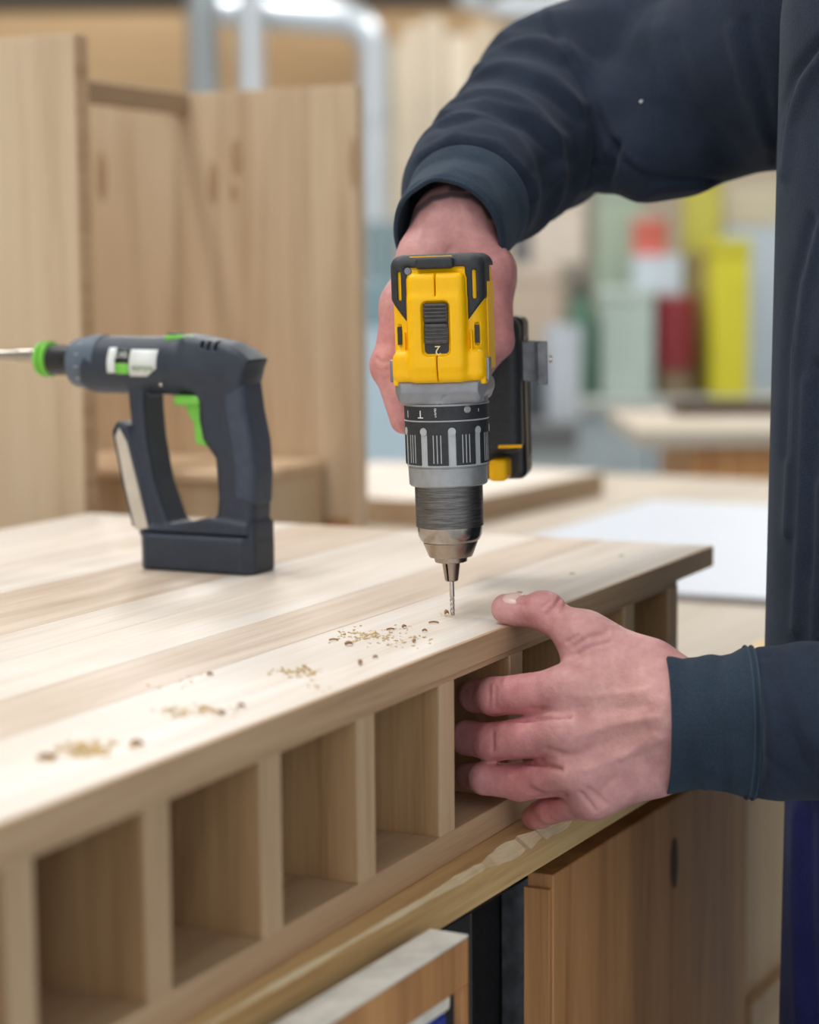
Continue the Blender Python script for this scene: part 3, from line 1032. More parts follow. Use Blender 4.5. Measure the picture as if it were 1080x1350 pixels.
# bit with flutes
mb = MB()
NB = 60
rings = []
for i in range(NB + 1):
    s = -0.0015 + 0.032 * i / NB
    r = 0.00165
    ring = []
    for k in range(12):
        a = 2 * math.pi * k / 12
        q = r
        if s < 0.0125:
            q = r * (0.66 + 0.34 * abs(math.cos(a + s * 900)))
        if s < 0.0005:
            q *= max(0.1, (s + 0.0015) / 0.002)
        ring.append(mb.bm.verts.new((q * math.cos(a), q * math.sin(a), s)))
    rings.append(ring)
for A, B in zip(rings, rings[1:]):
    for k in range(12):
        mb.bm.faces.new((A[k], A[(k + 1) % 12], B[(k + 1) % 12], B[k]))
mb.build('drill_bit', M['steel'], DRILL, smooth=True)
for k in range(3):
    a = 2 * math.pi * k / 3 + math.radians(-52)
    mb = MB()
    mb.lathe([(0.0238, 0.0038), (0.0245, 0.0046), (0.040, 0.0068)], n=10, a0=a - 0.92, a1=a + 0.92, caps=False)
    mb.lathe([(0.0238, 0.0038), (0.0238, 0.0016), (0.040, 0.0016)], n=10, a0=a - 0.92, a1=a + 0.92, caps=False)
    for sgn in (-0.92, 0.92):
        c, s_ = math.cos(a + sgn), math.sin(a + sgn)
        vs = [mb.bm.verts.new((r * c, r * s_, z)) for r, z in ((0.0016, 0.0238), (0.0038, 0.0238), (0.0046, 0.0245), (0.0068, 0.040), (0.0016, 0.040))]
        mb.bm.faces.new(vs)
    mb.build('jaw', M['nickel'], DRILL)
MB().lathe([(0.0372, 0.004), (0.0372, 0.0106), (0.0378, 0.0112), (0.0405, 0.0114), (0.041, 0.0146), (0.0418, 0.0152), (0.0502, 0.0186), (0.0512, 0.0188), (0.0514, 0.0180), (0.0520, 0.0180)], n=48).build('chuck_nose', M['nickel'], DRILL, smooth=True)
MB().lathe([(0.0518, 0.0192), (0.0530, 0.0204), (0.0560, 0.0218), (0.0605, 0.0225), (0.0622, 0.0226)], n=48).build('chuck_band', plain('polished_chuck_band', (170, 162, 152), 0.22, 1.0, 0.1, 300), DRILL, smooth=True)


def brushed():
    m, nt, b = mat_new('brushed_chuck_steel')
    nz = noise(nt, (40, 40, 1100), 1.6, 4, 0.7)
    rp = node(nt, 'ShaderNodeValToRGB')
    rp.color_ramp.elements[0].position, rp.color_ramp.elements[1].position = 0.3, 0.75
    rp.color_ramp.elements[0].color, rp.color_ramp.elements[1].color = lin((62, 60, 60)), lin((140, 138, 136))
    nt.links.new(nz.outputs['Fac'], rp.inputs[0])
    nt.links.new(rp.outputs[0], b.inputs['Base Color'])
    b.inputs['Metallic'].default_value = 0.9
    b.inputs['Roughness'].default_value = 0.42
    bp = node(nt, 'ShaderNodeBump')
    bp.inputs['Strength'].default_value = 0.4
    bp.inputs['Distance'].default_value = 0.0005
    nt.links.new(nz.outputs['Fac'], bp.inputs['Height'])
    nt.links.new(bp.outputs[0], b.inputs['Normal'])
    return m


MB().lathe([(0.0622, 0.0229), (0.0626, 0.0232), (0.0905, 0.0233), (0.0908, 0.0225), (0.0925, 0.0220)], n=64).build('chuck_sleeve', brushed(), DRILL, smooth=True)
MB().lathe([(0.0905, 0.0235), (0.0908, 0.0258), (0.0918, 0.0268), (0.1035, 0.0272), (0.1038, 0.0268), (0.1042, 0.0268), (0.1046, 0.0276), (0.112, 0.0278)], n=64).build('collar', M['alloy'], DRILL, smooth=True)
MB().lathe([(0.105, 0.02), (0.105, 0.0279), (0.135, 0.0281), (0.135, 0.02)], n=64).build('clutch_core', M['grey_print'], DRILL, smooth=True)
MB().lathe([(0.1285, 0.0283), (0.1288, 0.0287), (0.1350, 0.0287), (0.1352, 0.0283)], n=64).build('clutch_band', M['black_rubber'], DRILL, smooth=True)
for k in range(9):
    a = math.radians(-90 + 15 + 20 + 40 * k)
    w = math.radians(14.6)
    mb = MB()
    f_ = [(0.1058, 0.0276), (0.1062, 0.0287), (0.1290, 0.0287), (0.1290, 0.0276)]
    mb.lathe(f_, n=8, a0=a - w, a1=a + w, caps=False)
    for sgn in (-w, w):
        c, s_ = math.cos(a + sgn), math.sin(a + sgn)
        mb.bm.faces.new([mb.bm.verts.new((r * c, r * s_, z)) for z, r in f_])
    g = mb.build('grip_pad', M['black_rubber'], DRILL, smooth=True)
    for q in (-5.5, -0.4, 4.8):
        b = a + math.radians(q)
        mb = MB()
        mb.box((-0.00018, -0.00028, 0.1075), (0.00018, 0.00028, 0.1265))
        bmesh.ops.transform(mb.bm, matrix=Matrix.Translation((0.0287 * math.cos(b), 0.0287 * math.sin(b), 0)) @ Matrix.Rotation(b, 4, 'Z'), verts=mb.bm.verts[:])
        mb.build('rib', M['grey_print'], g)
for k in range(9):
    a = math.radians(-90 + 15 + 40 * k)
    MB().lathe([(0.0278, 0.0027), (0.0289, 0.0027)], (0, 0, 0.1288), (math.cos(a), math.sin(a), 0), 16).build('slot_end', M['grey_print'], DRILL)
MB().lathe([(0.1352, 0.0284), (0.1358, 0.0290), (0.1364, 0.0284)], n=64, caps=False).build('ring_line', M['grey_print'], DRILL, smooth=True)
MB().lathe([(0.1362, 0.0284), (0.1364, 0.0287), (0.1456, 0.0288), (0.1458, 0.0284)], n=64).build('mode_ring', M['black_rubber'], DRILL, smooth=True)
MB().lathe([(0.1456, 0.0280), (0.1458, 0.0292), (0.1470, 0.0293), (0.1472, 0.0280)], n=64).build('ring_line', M['alloy'], DRILL, smooth=True)


def ringmark(name, body, size, deg, z, flip=True):
    a = math.radians(-90 + deg)
    m = Matrix.Translation((0.0287 * math.cos(a), 0.0287 * math.sin(a), z)) @ Matrix.Rotation(a + math.pi / 2, 4, 'Z') @ Matrix.Rotation(math.pi / 2, 4, 'X')
    if flip:
        m = m @ Matrix.Rotation(math.pi, 4, 'Z')
    return text(name, body, size, M['label_white'], DRILL, m, 0.00025)


ringmark('hammer_mark', 'T', 0.0075, -29, 0.1408)
ringmark('screw_mark', 'S', 0.0036, -6.5, 0.1422)
ringmark('screw_mark', 'S', 0.0030, -6.2, 0.1398)
ringmark('screw_mark', 'o', 0.0030, -6.5, 0.1438)
ringmark('bit_mark', 'l', 0.0070, -56, 0.1408)
ringmark('number_mark', '1', 0.0030, 57, 0.1424)
a = math.radians(-90 + 38)
mb = MB().lathe([(0, 0.0028), (0.0012, 0.0020)], (0, 0, 0), (1, 0, 0), 16)
o = mb.build('ring_stud', M['alloy'], DRILL, smooth=True)
o.matrix_local = Matrix.Translation((0.0284 * math.cos(a), 0.0284 * math.sin(a), 0.1432)) @ Matrix.Rotation(a, 4, 'Z')

# gearbox housing
f = Field((-0.042, -0.040, 0.140), (0.042, 0.045, 0.170), 0.0008)
f.rbox((0, 0.0, 0.158), (0.0310, 0.0300, 0.0052), 0.004)
f.rbox((0, 0.0, 0.1535), (0.0288, 0.0290, 0.0065), 0.005, k=0.003)
f.cap((0, 0, 0.1455), (0, 0, 0.150), 0.0292, 0.0285, k=0.001)
X, Y, Z = f.grids()
f.F = np.maximum(f.F, np.maximum(0.1472 - Z, Z - 0.1632)).astype(np.float32)
f.F = np.maximum(f.F, (np.abs(X) + np.abs(Y) * 0.6 - 0.044) * 0.85).astype(np.float32)
for s in (-1, 1):
    f.rbox((s * 0.0305, -0.012, 0.1495), (0.003, 0.008, 0.0018), 0.0008, op='s')
f.rbox((0.0015, -0.0295, 0.1495), (0.0006, 0.0012, 0.0040), 0.0003, rot=[[math.cos(.5), 0, -math.sin(.5)], [0, 1, 0], [math.sin(.5), 0, math.cos(.5)]], op='s')
field_obj('gearbox', f, M['gearbox'], DRILL)

# yellow motor housing
f = Field((-0.044, -0.046, 0.158), (0.044, 0.150, 0.254), 0.0009)
f.rbox((0, 0.002, 0.2035), (0.0310, 0.0285, 0.0410), 0.011)
f.rbox((0, -0.018, 0.1730), (0.0312, 0.0140, 0.0108), 0.006, k=0.002)
h0 = f.copy()
f.rbox((0, -0.0265, 0.1985), (0.0192, 0.0088, 0.0362), 0.0050, k=0.0035)
f.rbox((0, -0.0290, 0.1950), (0.0182, 0.0078, 0.0255), 0.0040, k=0.004)
f.rbox((0, -0.0375, 0.1980), (0.0096, 0.0050, 0.0183), 0.0042, op='s', k=0.001)
f.rbox((0, -0.0360, 0.2290), (0.00035, 0.006, 0.0100), 0.0002, op='s')
f.rbox((0, -0.0360, 0.1710), (0.00035, 0.006, 0.0090), 0.0002, op='s')
for s in (-1, 1):          # small ribs and vent recesses beside the ridge
    f.rbox((s * 0.0262, -0.0265, 0.1935), (0.0016, 0.004, 0.0075), 0.0006, op='s')
    f.rbox((s * 0.0292, -0.0200, 0.1690), (0.0022, 0.0070, 0.0090), 0.0012, k=0.001)
    f.rbox((s * 0.0225, -0.0262, 0.1880), (0.0007, 0.0035, 0.0085), 0.0004, k=0.0006)
# grip
f.cap((0, 0.020, 0.206), (0, 0.122, 0.196), 0.0180, 0.0165, k=0.010)
f.cap((0, 0.030, 0.196), (0, 0.122, 0.190), 0.0165, 0.0155, k=0.008)
field_obj('housing', f, M['yellow'], DRILL)

# black overmould on the rear cap and its two horns
g = Field((-0.044, -0.046, 0.158), (0.044, 0.06, 0.254), 0.0009)
g.rbox((0, 0.002, 0.2048), (0.0318, 0.0295, 0.0424), 0.0085)
X, Y, Z = g.grids()
aX = np.abs(X)
region = np.minimum(0.2385 - Z + 0.0 * X, np.maximum(np.maximum((0.2005 + (aX - 0.019) * 1.35) - Z, 0.0192 - aX), Y - 0.004))
g.F = np.maximum(g.F, region).astype(np.float32)
g.rbox((0, -0.0265, 0.1985), (0.0200, 0.0098, 0.0370), 0.0055, op='s')
for s in (-1, 1):
    g.rbox((s * 0.0252, -0.0300, 0.2265), (0.00125, 0.006, 0.0098), 0.0008, op='s')
g.rbox((-0.0005, -0.0285, 0.2410), (0.0125, 0.0040, 0.0038), 0.0018, k=0.0008)
g.ell((-0.0195, -0.0290, 0.2372), (0.0040, 0.0030, 0.0036), op='s', k=0.001)
field_obj('overmould', g, M['black_rubber'], DRILL)
MB().lathe([(0, 0.0026), (0.001, 0.0022)], (-0.0190, -0.0272, 0.2362), (0, -1, 0), 16).build('rear_screw', M['grey_steel'], DRILL, smooth=True)
MB().box((-0.017, -0.0298, 0.2452), (0.011, -0.0290, 0.2458)).build('cap_seam', M['yellow'], DRILL)
# gear selector
MB().box((-0.0088, -0.0336, 0.1806), (0.0088, -0.0320, 0.2154)).build('selector_bed', M['black_plastic'], DRILL, 0.0007)
f = Field((-0.010, -0.040, 0.179), (0.010, -0.030, 0.218), 0.0004)
f.rbox((0, -0.0335, 0.1945), (0.0082, 0.0030, 0.0070), 0.002)
f.rbox((0, -0.0340, 0.2085), (0.0082, 0.0030, 0.0065), 0.002)
for k in range(4):
    f.rbox((0, -0.0372, 0.2050 + 0.0024 * k), (0.0074, 0.0012, 0.0005), 0.0003, op='s')
    f.rbox((0, -0.0365, 0.1910 + 0.0024 * k), (0.0074, 0.0010, 0.0006), 0.0003, op='s')
field_obj('gear_selector', f, M['switch'], DRILL)
text('gear_number', '2', 0.0088, M['cream_print'], DRILL, Matrix.Translation((0.0006, -0.0338, 0.1838)) @ Matrix.Rotation(math.pi / 2, 4, 'X') @ Matrix.Rotation(math.pi, 4, 'Z'), 0.0003)
for s in (-1, 1):
    MB().box((s * 0.0262 - 0.0013, -0.0262, 0.1875), (s * 0.0262 + 0.0013, -0.0240, 0.1995)).build('vent', M['black_plastic'], DRILL)
    MB().box((s * 0.0322 - 0.0014, -0.0250, 0.1625), (s * 0.0322 + 0.0014, -0.0130, 0.1775)).build('side_clip', M['grey_steel'], DRILL, 0.0006)
# side panel of the housing on the right
MB().box((0.0306, -0.012, 0.1690), (0.0322, 0.020, 0.2280)).build('side_grille', M['yellow'], DRILL, 0.0008)
# trigger
f = Field((-0.012, 0.030, 0.150), (0.012, 0.075, 0.200), 0.001)
f.rbox((0, 0.048, 0.178), (0.0075, 0.012, 0.012), 0.005)
field_obj('trigger', f, M['black_plastic'], DRILL)
# battery foot
f = Field((-0.048, 0.108, 0.066), (0.050, 0.200, 0.216), 0.0012)
f.rbox((0, 0.133, 0.150), (0.0370, 0.0150, 0.0500), 0.008)
f.rbox((0, 0.128, 0.192), (0.0300, 0.0160, 0.0150), 0.007, k=0.006)
field_obj('handle_foot', f, M['black_rubber'], DRILL)
f = Field((-0.048, 0.140, 0.066), (0.050, 0.205, 0.216), 0.0012)
f.rbox((0, 0.170, 0.139), (0.0372, 0.0215, 0.0610), 0.006)
f.rbox((0.0372, 0.170, 0.139), (0.0012, 0.0150, 0.0450), 0.001, op='s')
field_obj('battery', f, M['black_plastic'], DRILL)
MB().box((0.0125, 0.1165, 0.0800), (0.0260, 0.1500, 0.0960)).build('battery_release', M['yellow'], DRILL, 0.003)
MB().box((0.0200, 0.1172, 0.1045), (0.0376, 0.1186, 0.1070)).build('trim_line', M['yellow'], DRILL, 0.0005)
mb = MB()
mb.box((0.0370, 0.138, 0.152), (0.0480, 0.150, 0.182))
mb.box((0.0480, 0.126, 0.154), (0.0495, 0.152, 0.182))
mb.box((0.0495, 0.126, 0.150), (0.0575, 0.1275, 0.182))
mb.build('belt_clip', M['grey_steel'], DRILL, 0.0008)
MB().lathe([(0, 0.003), (0.002, 0.0026)], (0.0575, 0.140, 0.168), (1, 0, 0), 14).build('clip_screw', M['steel'], DRILL, smooth=True)

# ------------------------------------------------------------------ the blue black drill driver resting on the top (x across, y towards its bit, z up)
V0 = 0.335
D2R = thing('screwdriver_drill', 'blue black closed handle drill driver with lime green details, standing on the oak top', 'drill', W(-0.2925, V0, 0.0), CAB_ROT)


def q2(*p):
    return [(a - V0, b) for a, b in p]


f = Field((-0.034, -0.075, -0.001), (0.034, 0.10, 0.195), 0.0011)
# barrel
f.cap((0, 0.425 - V0, 0.1625), (0, 0.335 - V0, 0.1625), 0.0232, 0.0232)
f.cap((0, 0.345 - V0, 0.1625), (0, 0.300 - V0, 0.1612), 0.0230, 0.0195, k=0.006)
f.poly(q2((0.336, 0.184), (0.305, 0.181), (0.286, 0.174), (0.2765, 0.168), (0.281, 0.160), (0.284, 0.150), (0.285, 0.135), (0.325, 0.135)), -0.0165, 0.0165, 0.004, k=0.010, axes=(1, 2, 0))
# rear grip column
f.poly(q2((0.283, 0.160), (0.2845, 0.148), (0.2800, 0.128), (0.2750, 0.105), (0.2735, 0.080), (0.2750, 0.050), (0.2770, 0.028), (0.312, 0.028), (0.3085, 0.060), (0.3105, 0.090), (0.3220, 0.105), (0.3250, 0.120), (0.3250, 0.160)), -0.0175, 0.0175, 0.0085, k=0.004, axes=(1, 2, 0))
# front leg
f.poly(q2((0.3905, 0.150), (0.3890, 0.130), (0.3820, 0.070), (0.3780, 0.020), (0.3450, 0.020), (0.3560, 0.044), (0.3660, 0.070), (0.3725, 0.105), (0.3745, 0.130), (0.3745, 0.150)), -0.0165, 0.0165, 0.004, k=0.004, axes=(1, 2, 0))
# bit holder pod at the front
f.poly(q2((0.3990, 0.118), (0.4040, 0.110), (0.3960, 0.070), (0.3845, 0.026), (0.3660, 0.026), (0.3760, 0.080), (0.3880, 0.115)), -0.0200, 0.0200, 0.004, k=0.002, axes=(1, 2, 0))
# base: battery with stepped upper edge
f.poly(q2((0.379, 0.034), (0.379, 0.0), (0.2745, 0.0), (0.2745, 0.040), (0.312, 0.044), (0.350, 0.036)), -0.0215, 0.0215, 0.004, k=0.004, axes=(1, 2, 0))
f.rbox((0, 0.3265 - V0, 0.0145), (0.0240, 0.0525, 0.0145), 0.0045, k=0.001)
X, Y, Z = f.grids()
f.F = np.maximum(f.F, -Z + 0.0003).astype(np.float32)
f.F = np.maximum(f.F, 0.75 * ((Y - (0.379 - V0)) + np.abs(X) - 0.016 - np.clip((Z - 0.034) * 99, 0, 1))).astype(np.float32)
f.F = np.maximum(f.F, 0.75 * (-(Y - (0.2745 - V0)) + np.abs(X) - 0.0155 - np.clip((Z - 0.040) * 99, 0, 1))).astype(np.float32)
for k in range(3):        # vents on the rear top
    f.rbox((-0.012, 0.318 - 0.006 * k - V0, 0.1785), (0.006, 0.0010, 0.004), 0.0005, op='s')
f.rbox((-0.0215, 0.3265 - V0, 0.0305), (0.004, 0.050, 0.0008), 0.0004, op='s')
field_obj('housing', f, M['blue_black'], D2R)
# rubber grip insert on the rear column
f = Field((-0.024, -0.07, 0.02), (0.024, 0.0, 0.18), 0.0011)
f.poly(q2((0.2820, 0.150), (0.2792, 0.128), (0.2742, 0.105), (0.2727, 0.080), (0.2742, 0.055), (0.294, 0.055), (0.2945, 0.085), (0.2975, 0.105), (0.306, 0.150)), -0.0183, 0.0183, 0.0085, axes=(1, 2, 0))
field_obj('rubber_grip', f, M['grip_black'], D2R)
o0 = lambda *a: (0, a[0] - V0, a[1])
AXY = (0, -1, 0)
MB().lathe([(0, 0.0165), (0.002, 0.0195), (0.012, 0.0215), (0.018, 0.0228), (0.030, 0.0232)], (0, 0.4490 - V0, 0.1635), AXY, n=40).build('torque_ring', plain('slate_ring', (86, 98, 112), 0.5, var=0.1), D2R, smooth=True)
for k in range(7):
    a = math.radians(70 + 26 * k)
    MB().box((-0.0004, -0.0018, -0.0002), (0.0004, 0.0018, 0.0004)).build('ring_tick', M['grey_print'], D2R).matrix_local = Matrix.Translation((0.0222 * math.cos(a + 1.1), 0.4345 - V0, 0.1635 + 0.0222 * math.sin(a + 1.1))) @ Matrix.Rotation(-(a + 1.1) + math.pi / 2, 4, 'Y')
MB().lathe([(0, 0.0105), (0.001, 0.0122), (0.014, 0.0125), (0.022, 0.0120), (0.030, 0.0150)], (0, 0.4765 - V0, 0.1655), AXY, n=36).build('chuck_neck', M['black_plastic'], D2R, smooth=True)
for k in range(2):
    MB().lathe([(0, 0.0115), (0.001, 0.0140), (0.0045, 0.0148), (0.0055, 0.0130)], (0, 0.4840 - 0.006 * k - V0, 0.1662), AXY, n=36).build('green_ring', M['green'], D2R, smooth=True)
MB().lathe([(0, 0.0032), (0.001, 0.0040), (0.034, 0.0040), (0.038, 0.0052), (0.060, 0.0052)], (0, 0.5440 - V0, 0.1690), AXY, n=24).build('bit_holder', M['steel'], D2R, smooth=True)
MB().lathe([(0, 0.0008), (0.004, 0.0020), (0.006, 0.0030), (0.032, 0.0030)], (0, 0.5740 - V0, 0.1700), AXY, n=12).build('screwdriver_bit', M['grey_steel'], D2R, smooth=True)
# bit holder insert
MB().prism(q2((0.3950, 0.1130), (0.3880, 0.1020), (0.3790, 0.0700), (0.3690, 0.0320), (0.3815, 0.0320), (0.3900, 0.0640), (0.3985, 0.1060)), -0.0213, -0.0195, 'YZ').build('bit_clip', M['beige_plastic'], D2R, 0.0006)
# trigger and direction slider
f = Field((-0.014, -0.03, 0.09), (0.014, 0.05, 0.145), 0.0008)
f.poly(q2((0.342, 0.138), (0.338, 0.126), (0.3325, 0.117), (0.3310, 0.101), (0.3200, 0.099), (0.3180, 0.138)), -0.0105, 0.0105, 0.003, axes=(1, 2, 0))
field_obj('trigger', f, M['green'], D2R)
MB().box((-0.0185, 0.3215 - V0, 0.1315), (0.0185, 0.3455 - V0, 0.1400)).build('direction_slider', M['green'], D2R, 0.003)
# speed switch on top
MB().box((-0.0120, 0.3300 - V0, 0.1800), (0.0120, 0.3560 - V0, 0.1868)).build('speed_switch', M['green'], D2R, 0.0012)
MB().box((-0.0060, 0.3480 - V0, 0.1865), (0.0060, 0.3570 - V0, 0.1885)).build('switch_tab', M['black_plastic'], D2R, 0.0006)
# type labels wrapped on the barrel side
def barrel_patch(name, v0, v1, a0, a1, mat, r=0.0236, cut=0.0):
    mb = MB()
    rows = []
    for i in range(7):
        a = math.radians(a0 + (a1 - a0) * i / 6)
        b = v0 - V0
        e = v1 - V0 + cut * abs(i / 6 - 0.62) * 1.6 * (1 if i / 6 > 0.62 else 0.0)
        rows.append([mb.bm.verts.new((-r * math.cos(a), t, 0.1625 + r * math.sin(a))) for t in (b, e)])
    for A, B in zip(rows, rows[1:]):
        mb.bm.faces.new((A[0], A[1], B[1], B[0]))
    o = mb.build(name, mat, D2R, smooth=True)
    s = o.modifiers.new('thick', 'SOLIDIFY')
    s.thickness = 0.0003
    return o


barrel_patch('type_label', 0.4035, 0.3960, -14, 38, M['label_white'])
barrel_patch('type_label', 0.3955, 0.3830, 6, 36, M['black_plastic'])
barrel_patch('type_label', 0.3955, 0.3830, -16, 5, M['green'])
barrel_patch('type_label', 0.3825, 0.3545, 34, -20, M['label_white'], cut=0.020)
text('type_letters', 'CXS', 0.0062, M['label_white'], D2R, Matrix.Translation((-0.0240, 0.3893 - V0, 0.1712)) @ Matrix.Rotation(-math.pi / 2, 4, 'Z') @ Matrix.Rotation(math.pi / 2 - 0.35, 4, 'X'), 0.0002)
text('maker_letters', 'FESTOOL', 0.0050, plain('green_grey_print', (120, 150, 110), 0.5), D2R, Matrix.Translation((-0.0244, 0.3690 - V0, 0.1605)) @ Matrix.Rotation(-math.pi / 2, 4, 'Z') @ Matrix.Rotation(math.pi / 2, 4, 'X'), 0.0002)
MB().lathe([(0, 0.0016), (0.0008, 0.0013)], (-0.0228, 0.353 - V0, 0.1485), (-1, 0, -0.5), 12).build('housing_screw', M['steel'], D2R, smooth=True)

# ------------------------------------------------------------------ the man
def project(V):
    R = V - CAM
    D = R @ FW
    return 540 + F_PX * (R @ RT) / D, 675 - F_PX * (R @ UP) / D, D


def seg_dist(px, py, pts):
    best = np.full(px.shape, 1e9)
    for (x0, y0), (x1, y1) in zip(pts, pts[1:]):
        ex, ey = x1 - x0, y1 - y0
        t = np.clip(((px - x0) * ex + (py - y0) * ey) / (ex * ex + ey * ey + 1e-9), 0, 1)
        best = np.minimum(best, np.hypot(px - x0 - t * ex, py - y0 - t * ey))
    return best


def sculpt(V, Q, strokes):
    """press or raise lines on the near side of a surface; strokes: (path, width, height in mm)"""
    for path, w, a in strokes:
        N = normals(V, Q)
        px, py, D = project(V)
        facing = ((CAM - V) * N).sum(1) / np.linalg.norm(CAM - V, axis=1)
        d = seg_dist(px, py, path)
        V = V + N * (a * 0.001 * np.exp(-(d / w) ** 2) * np.clip(facing * 3, 0, 1))[:, None]
    return V


MAN = thing('person', 'person in navy sweatshirt and dark blue trousers, drilling and gripping the cabinet edge', 'person', (0.41, 1.58, 0))
MO = np.array([0.41, 1.58, 0])


def man_obj(name, V, Q, mat, tint=None, parent=None):
    o = mesh_obj(name, V - MO, Q, mat, parent or MAN, tint)
    return o


P = at
parts_V, parts_Q, parts_T = [], [], []


def add_skin(V, Q, tint):
    n = sum(len(v) for v in parts_V)
    parts_V.append(V)
    parts_Q.append(Q + n)
    parts_T.append(tint)


def blotch(V, T, pts, r, col):
    for p in pts:
        d = np.linalg.norm(V - np.array(p), axis=1)
        w = np.exp(-(d / r) ** 2)[:, None]
        T[:] = T * (1 - w) + T * np.array(col) * w


RED = (1.0, 0.84, 0.86)
# --- left hand: thumb on the top board, fingers hooked into the pigeonhole
th = [P(838, 905, 1.352), P(772, 842, 1.366), P(721, 809, 1.384), P(667, 802, 1.400)]
ix = [P(750, 910, 1.348), P(652, 918, 1.371)]
md = [P(748, 966, 1.342), P(650, 978, 1.370)]
rg = [P(758, 1018, 1.342), P(686, 1031, 1.370)]
pk = [P(782, 1052, 1.346), P(727, 1066, 1.378)]
ix += [ix[1] + EV * 0.020 + DV * 0.014 + np.array([0, 0, -.004]), ix[1] + EV * 0.026 + DV * 0.034 + np.array([0, 0, -.008])]
md += [md[1] + EV * 0.024 + DV * 0.012 + np.array([0, 0, -.002]), md[1] + EV * 0.030 + DV * 0.034 + np.array([0, 0, -.004])]
rg += [rg[1] + EV * 0.024 - DV * 0.004 + np.array([0, 0, .001]), rg[1] + EV * 0.042 + DV * 0.010 + np.array([0, 0, -.002])]
pk += [P(712, 1074, 1.392), P(703, 1078, 1.402)]
wr = P(905, 955, 1.338)
f = Field(P(590, 1100, 1.34) - np.array([0.02, 0.09, 0.03]), P(930, 775, 1.36) + np.array([0.03, 0.14, 0.02]), 0.00115)
RF = dict(ix=(0.0146, 0.0124, 0.0108, 0.0090), md=(0.0148, 0.0125, 0.0112, 0.0092), rg=(0.0142, 0.0122, 0.0106, 0.0088), pk=(0.0120, 0.0098, 0.0088, 0.0080))
for nm, ch in (('ix', ix), ('md', md), ('rg', rg), ('pk', pk)):
    g = f.copy()
    g.F[:] = 0.05
    g.chain(ch, RF[nm], k=0.003)
    f.F = np.minimum(f.F, g.F) if nm == 'ix' else np.where(np.abs(f.F - g.F) < 0.0035, np.minimum(f.F, g.F) - (0.0035 - np.abs(f.F - g.F)) ** 2 / 0.014, np.minimum(f.F, g.F)).astype(np.float32)
f.chain(th[1:], (0.0138, 0.0116, 0.0098), k=0.004)
f.ell(P(716, 801, 1.383), (0.014, 0.012, 0.0115), k=0.004)
f.ell(P(679, 806, 1.397), (0.0135, 0.0105, 0.0092), k=0.004)
# palm: metacarpals, heel, web
for a_, b_, r0, r1 in ((P(872, 900, 1.350), ix[0], 0.0200, 0.0155), (P(876, 930, 1.345), md[0], 0.0195, 0.0155), (P(878, 965, 1.343), rg[0], 0.0190, 0.0145), (P(878, 1000, 1.346), pk[0], 0.0180, 0.0125)):
    f.cap(a_, b_, r0, r1, k=0.010)
f.cap(P(850, 905, 1.356), th[1], 0.0225, 0.0150, k=0.012)
f.cap(P(858, 884, 1.352), P(900, 912, 1.346), 0.0165, 0.018, k=0.012)
f.cap(th[1], P(850, 878, 1.354), 0.0150, 0.0170, k=0.010)
f.cap(P(870, 1012, 1.348), P(908, 995, 1.342), 0.0170, 0.018, k=0.012)
f.cap(P(800, 905, 1.364), P(850, 985, 1.360), 0.017, 0.020, k=0.014)
f.cap(P(765, 880, 1.362), P(790, 880, 1.360), 0.0085, 0.014, k=0.014)
f.cap(P(840, 1010, 1.352), P(800, 1040, 1.356), 0.017, 0.012, k=0.012)
f.cap(P(880, 940, 1.342), P(935, 955, 1.336), 0.030, 0.029, k=0.012)
# knuckle heads
for c in (ix[0], md[0], rg[0]):
    f.ell(c + np.array([0.004, -0.006, 0.001]), (0.0125, 0.0105, 0.0115), k=0.008)
V, Q = f.surface(2)
V = sculpt(V, Q, [
    ([(760, 918), (800, 916), (850, 912)], 6, 1.1), ([(765, 968), (810, 955), (868, 945)], 6, 1.2), ([(775, 1014), (820, 995), (870, 975)], 6, 1.1),
    ([(770, 940), (810, 935), (850, 930)], 8, -1.20), ([(775, 992), (815, 975), (850, 962)], 8, -1.20),
    ([(820, 1000), (840, 985), (862, 968)], 4, 1.0), ([(700, 935), (740, 938), (768, 934)], 4, -1.36), ([(720, 988), (748, 996), (768, 996)], 4, -1.53),
    ([(738, 790), (731, 800), (722, 810)], 2.6, -1.70), ([(748, 795), (740, 806)], 2.4, -1.19), ([(725, 793), (716, 800)], 2.2, -1.02),
    ([(757, 852), (775, 840), (800, 834)], 3.5, -1.87), ([(762, 862), (780, 852), (805, 846)], 3, -1.19), ([(748, 846), (762, 838)], 3, -1.19),
    ([(775, 1040), (790, 1050), (800, 1060)], 3, -1.36), ([(765, 1045), (778, 1058), (784, 1068)], 3, -1.36), ([(700, 1042), (720, 1050), (742, 1048)], 4, -2.04),
    ([(640, 947), (700, 948), (752, 944)], 3.2, -3.0), ([(648, 1004), (700, 1004), (738, 1014)], 3.2, -3.0), ([(700, 1058), (722, 1050), (745, 1048)], 3.5, -1.5),
    ([(645, 905), (645, 930)], 2.5, -0.85), ([(653, 905), (653, 932)], 2.5, -0.85), ([(650, 964), (650, 990)], 2.5, -0.85),
    ([(664, 789), (672, 795), (690, 798)], 3, -0.85),
])
T_ = np.ones_like(V)
blotch(V, T_, [ix[1], md[1], rg[1]], 0.022, (1.0, 0.80, 0.82))
blotch(V, T_, [(a + b) / 2 for a, b in ((ix[0], ix[1]), (md[0], md[1]), (rg[0], rg[1]), (pk[0], pk[1]))], 0.022, (1.02, 0.88, 0.93))
blotch(V, T_, [pk[1], pk[2], th[2]], 0.018, (1.0, 0.82, 0.82))
blotch(V, T_, [P(800, 900, 1.33), P(840, 930, 1.32)], 0.03, (1.0, 1.02, 0.98))
px_, py_, _ = project(V)
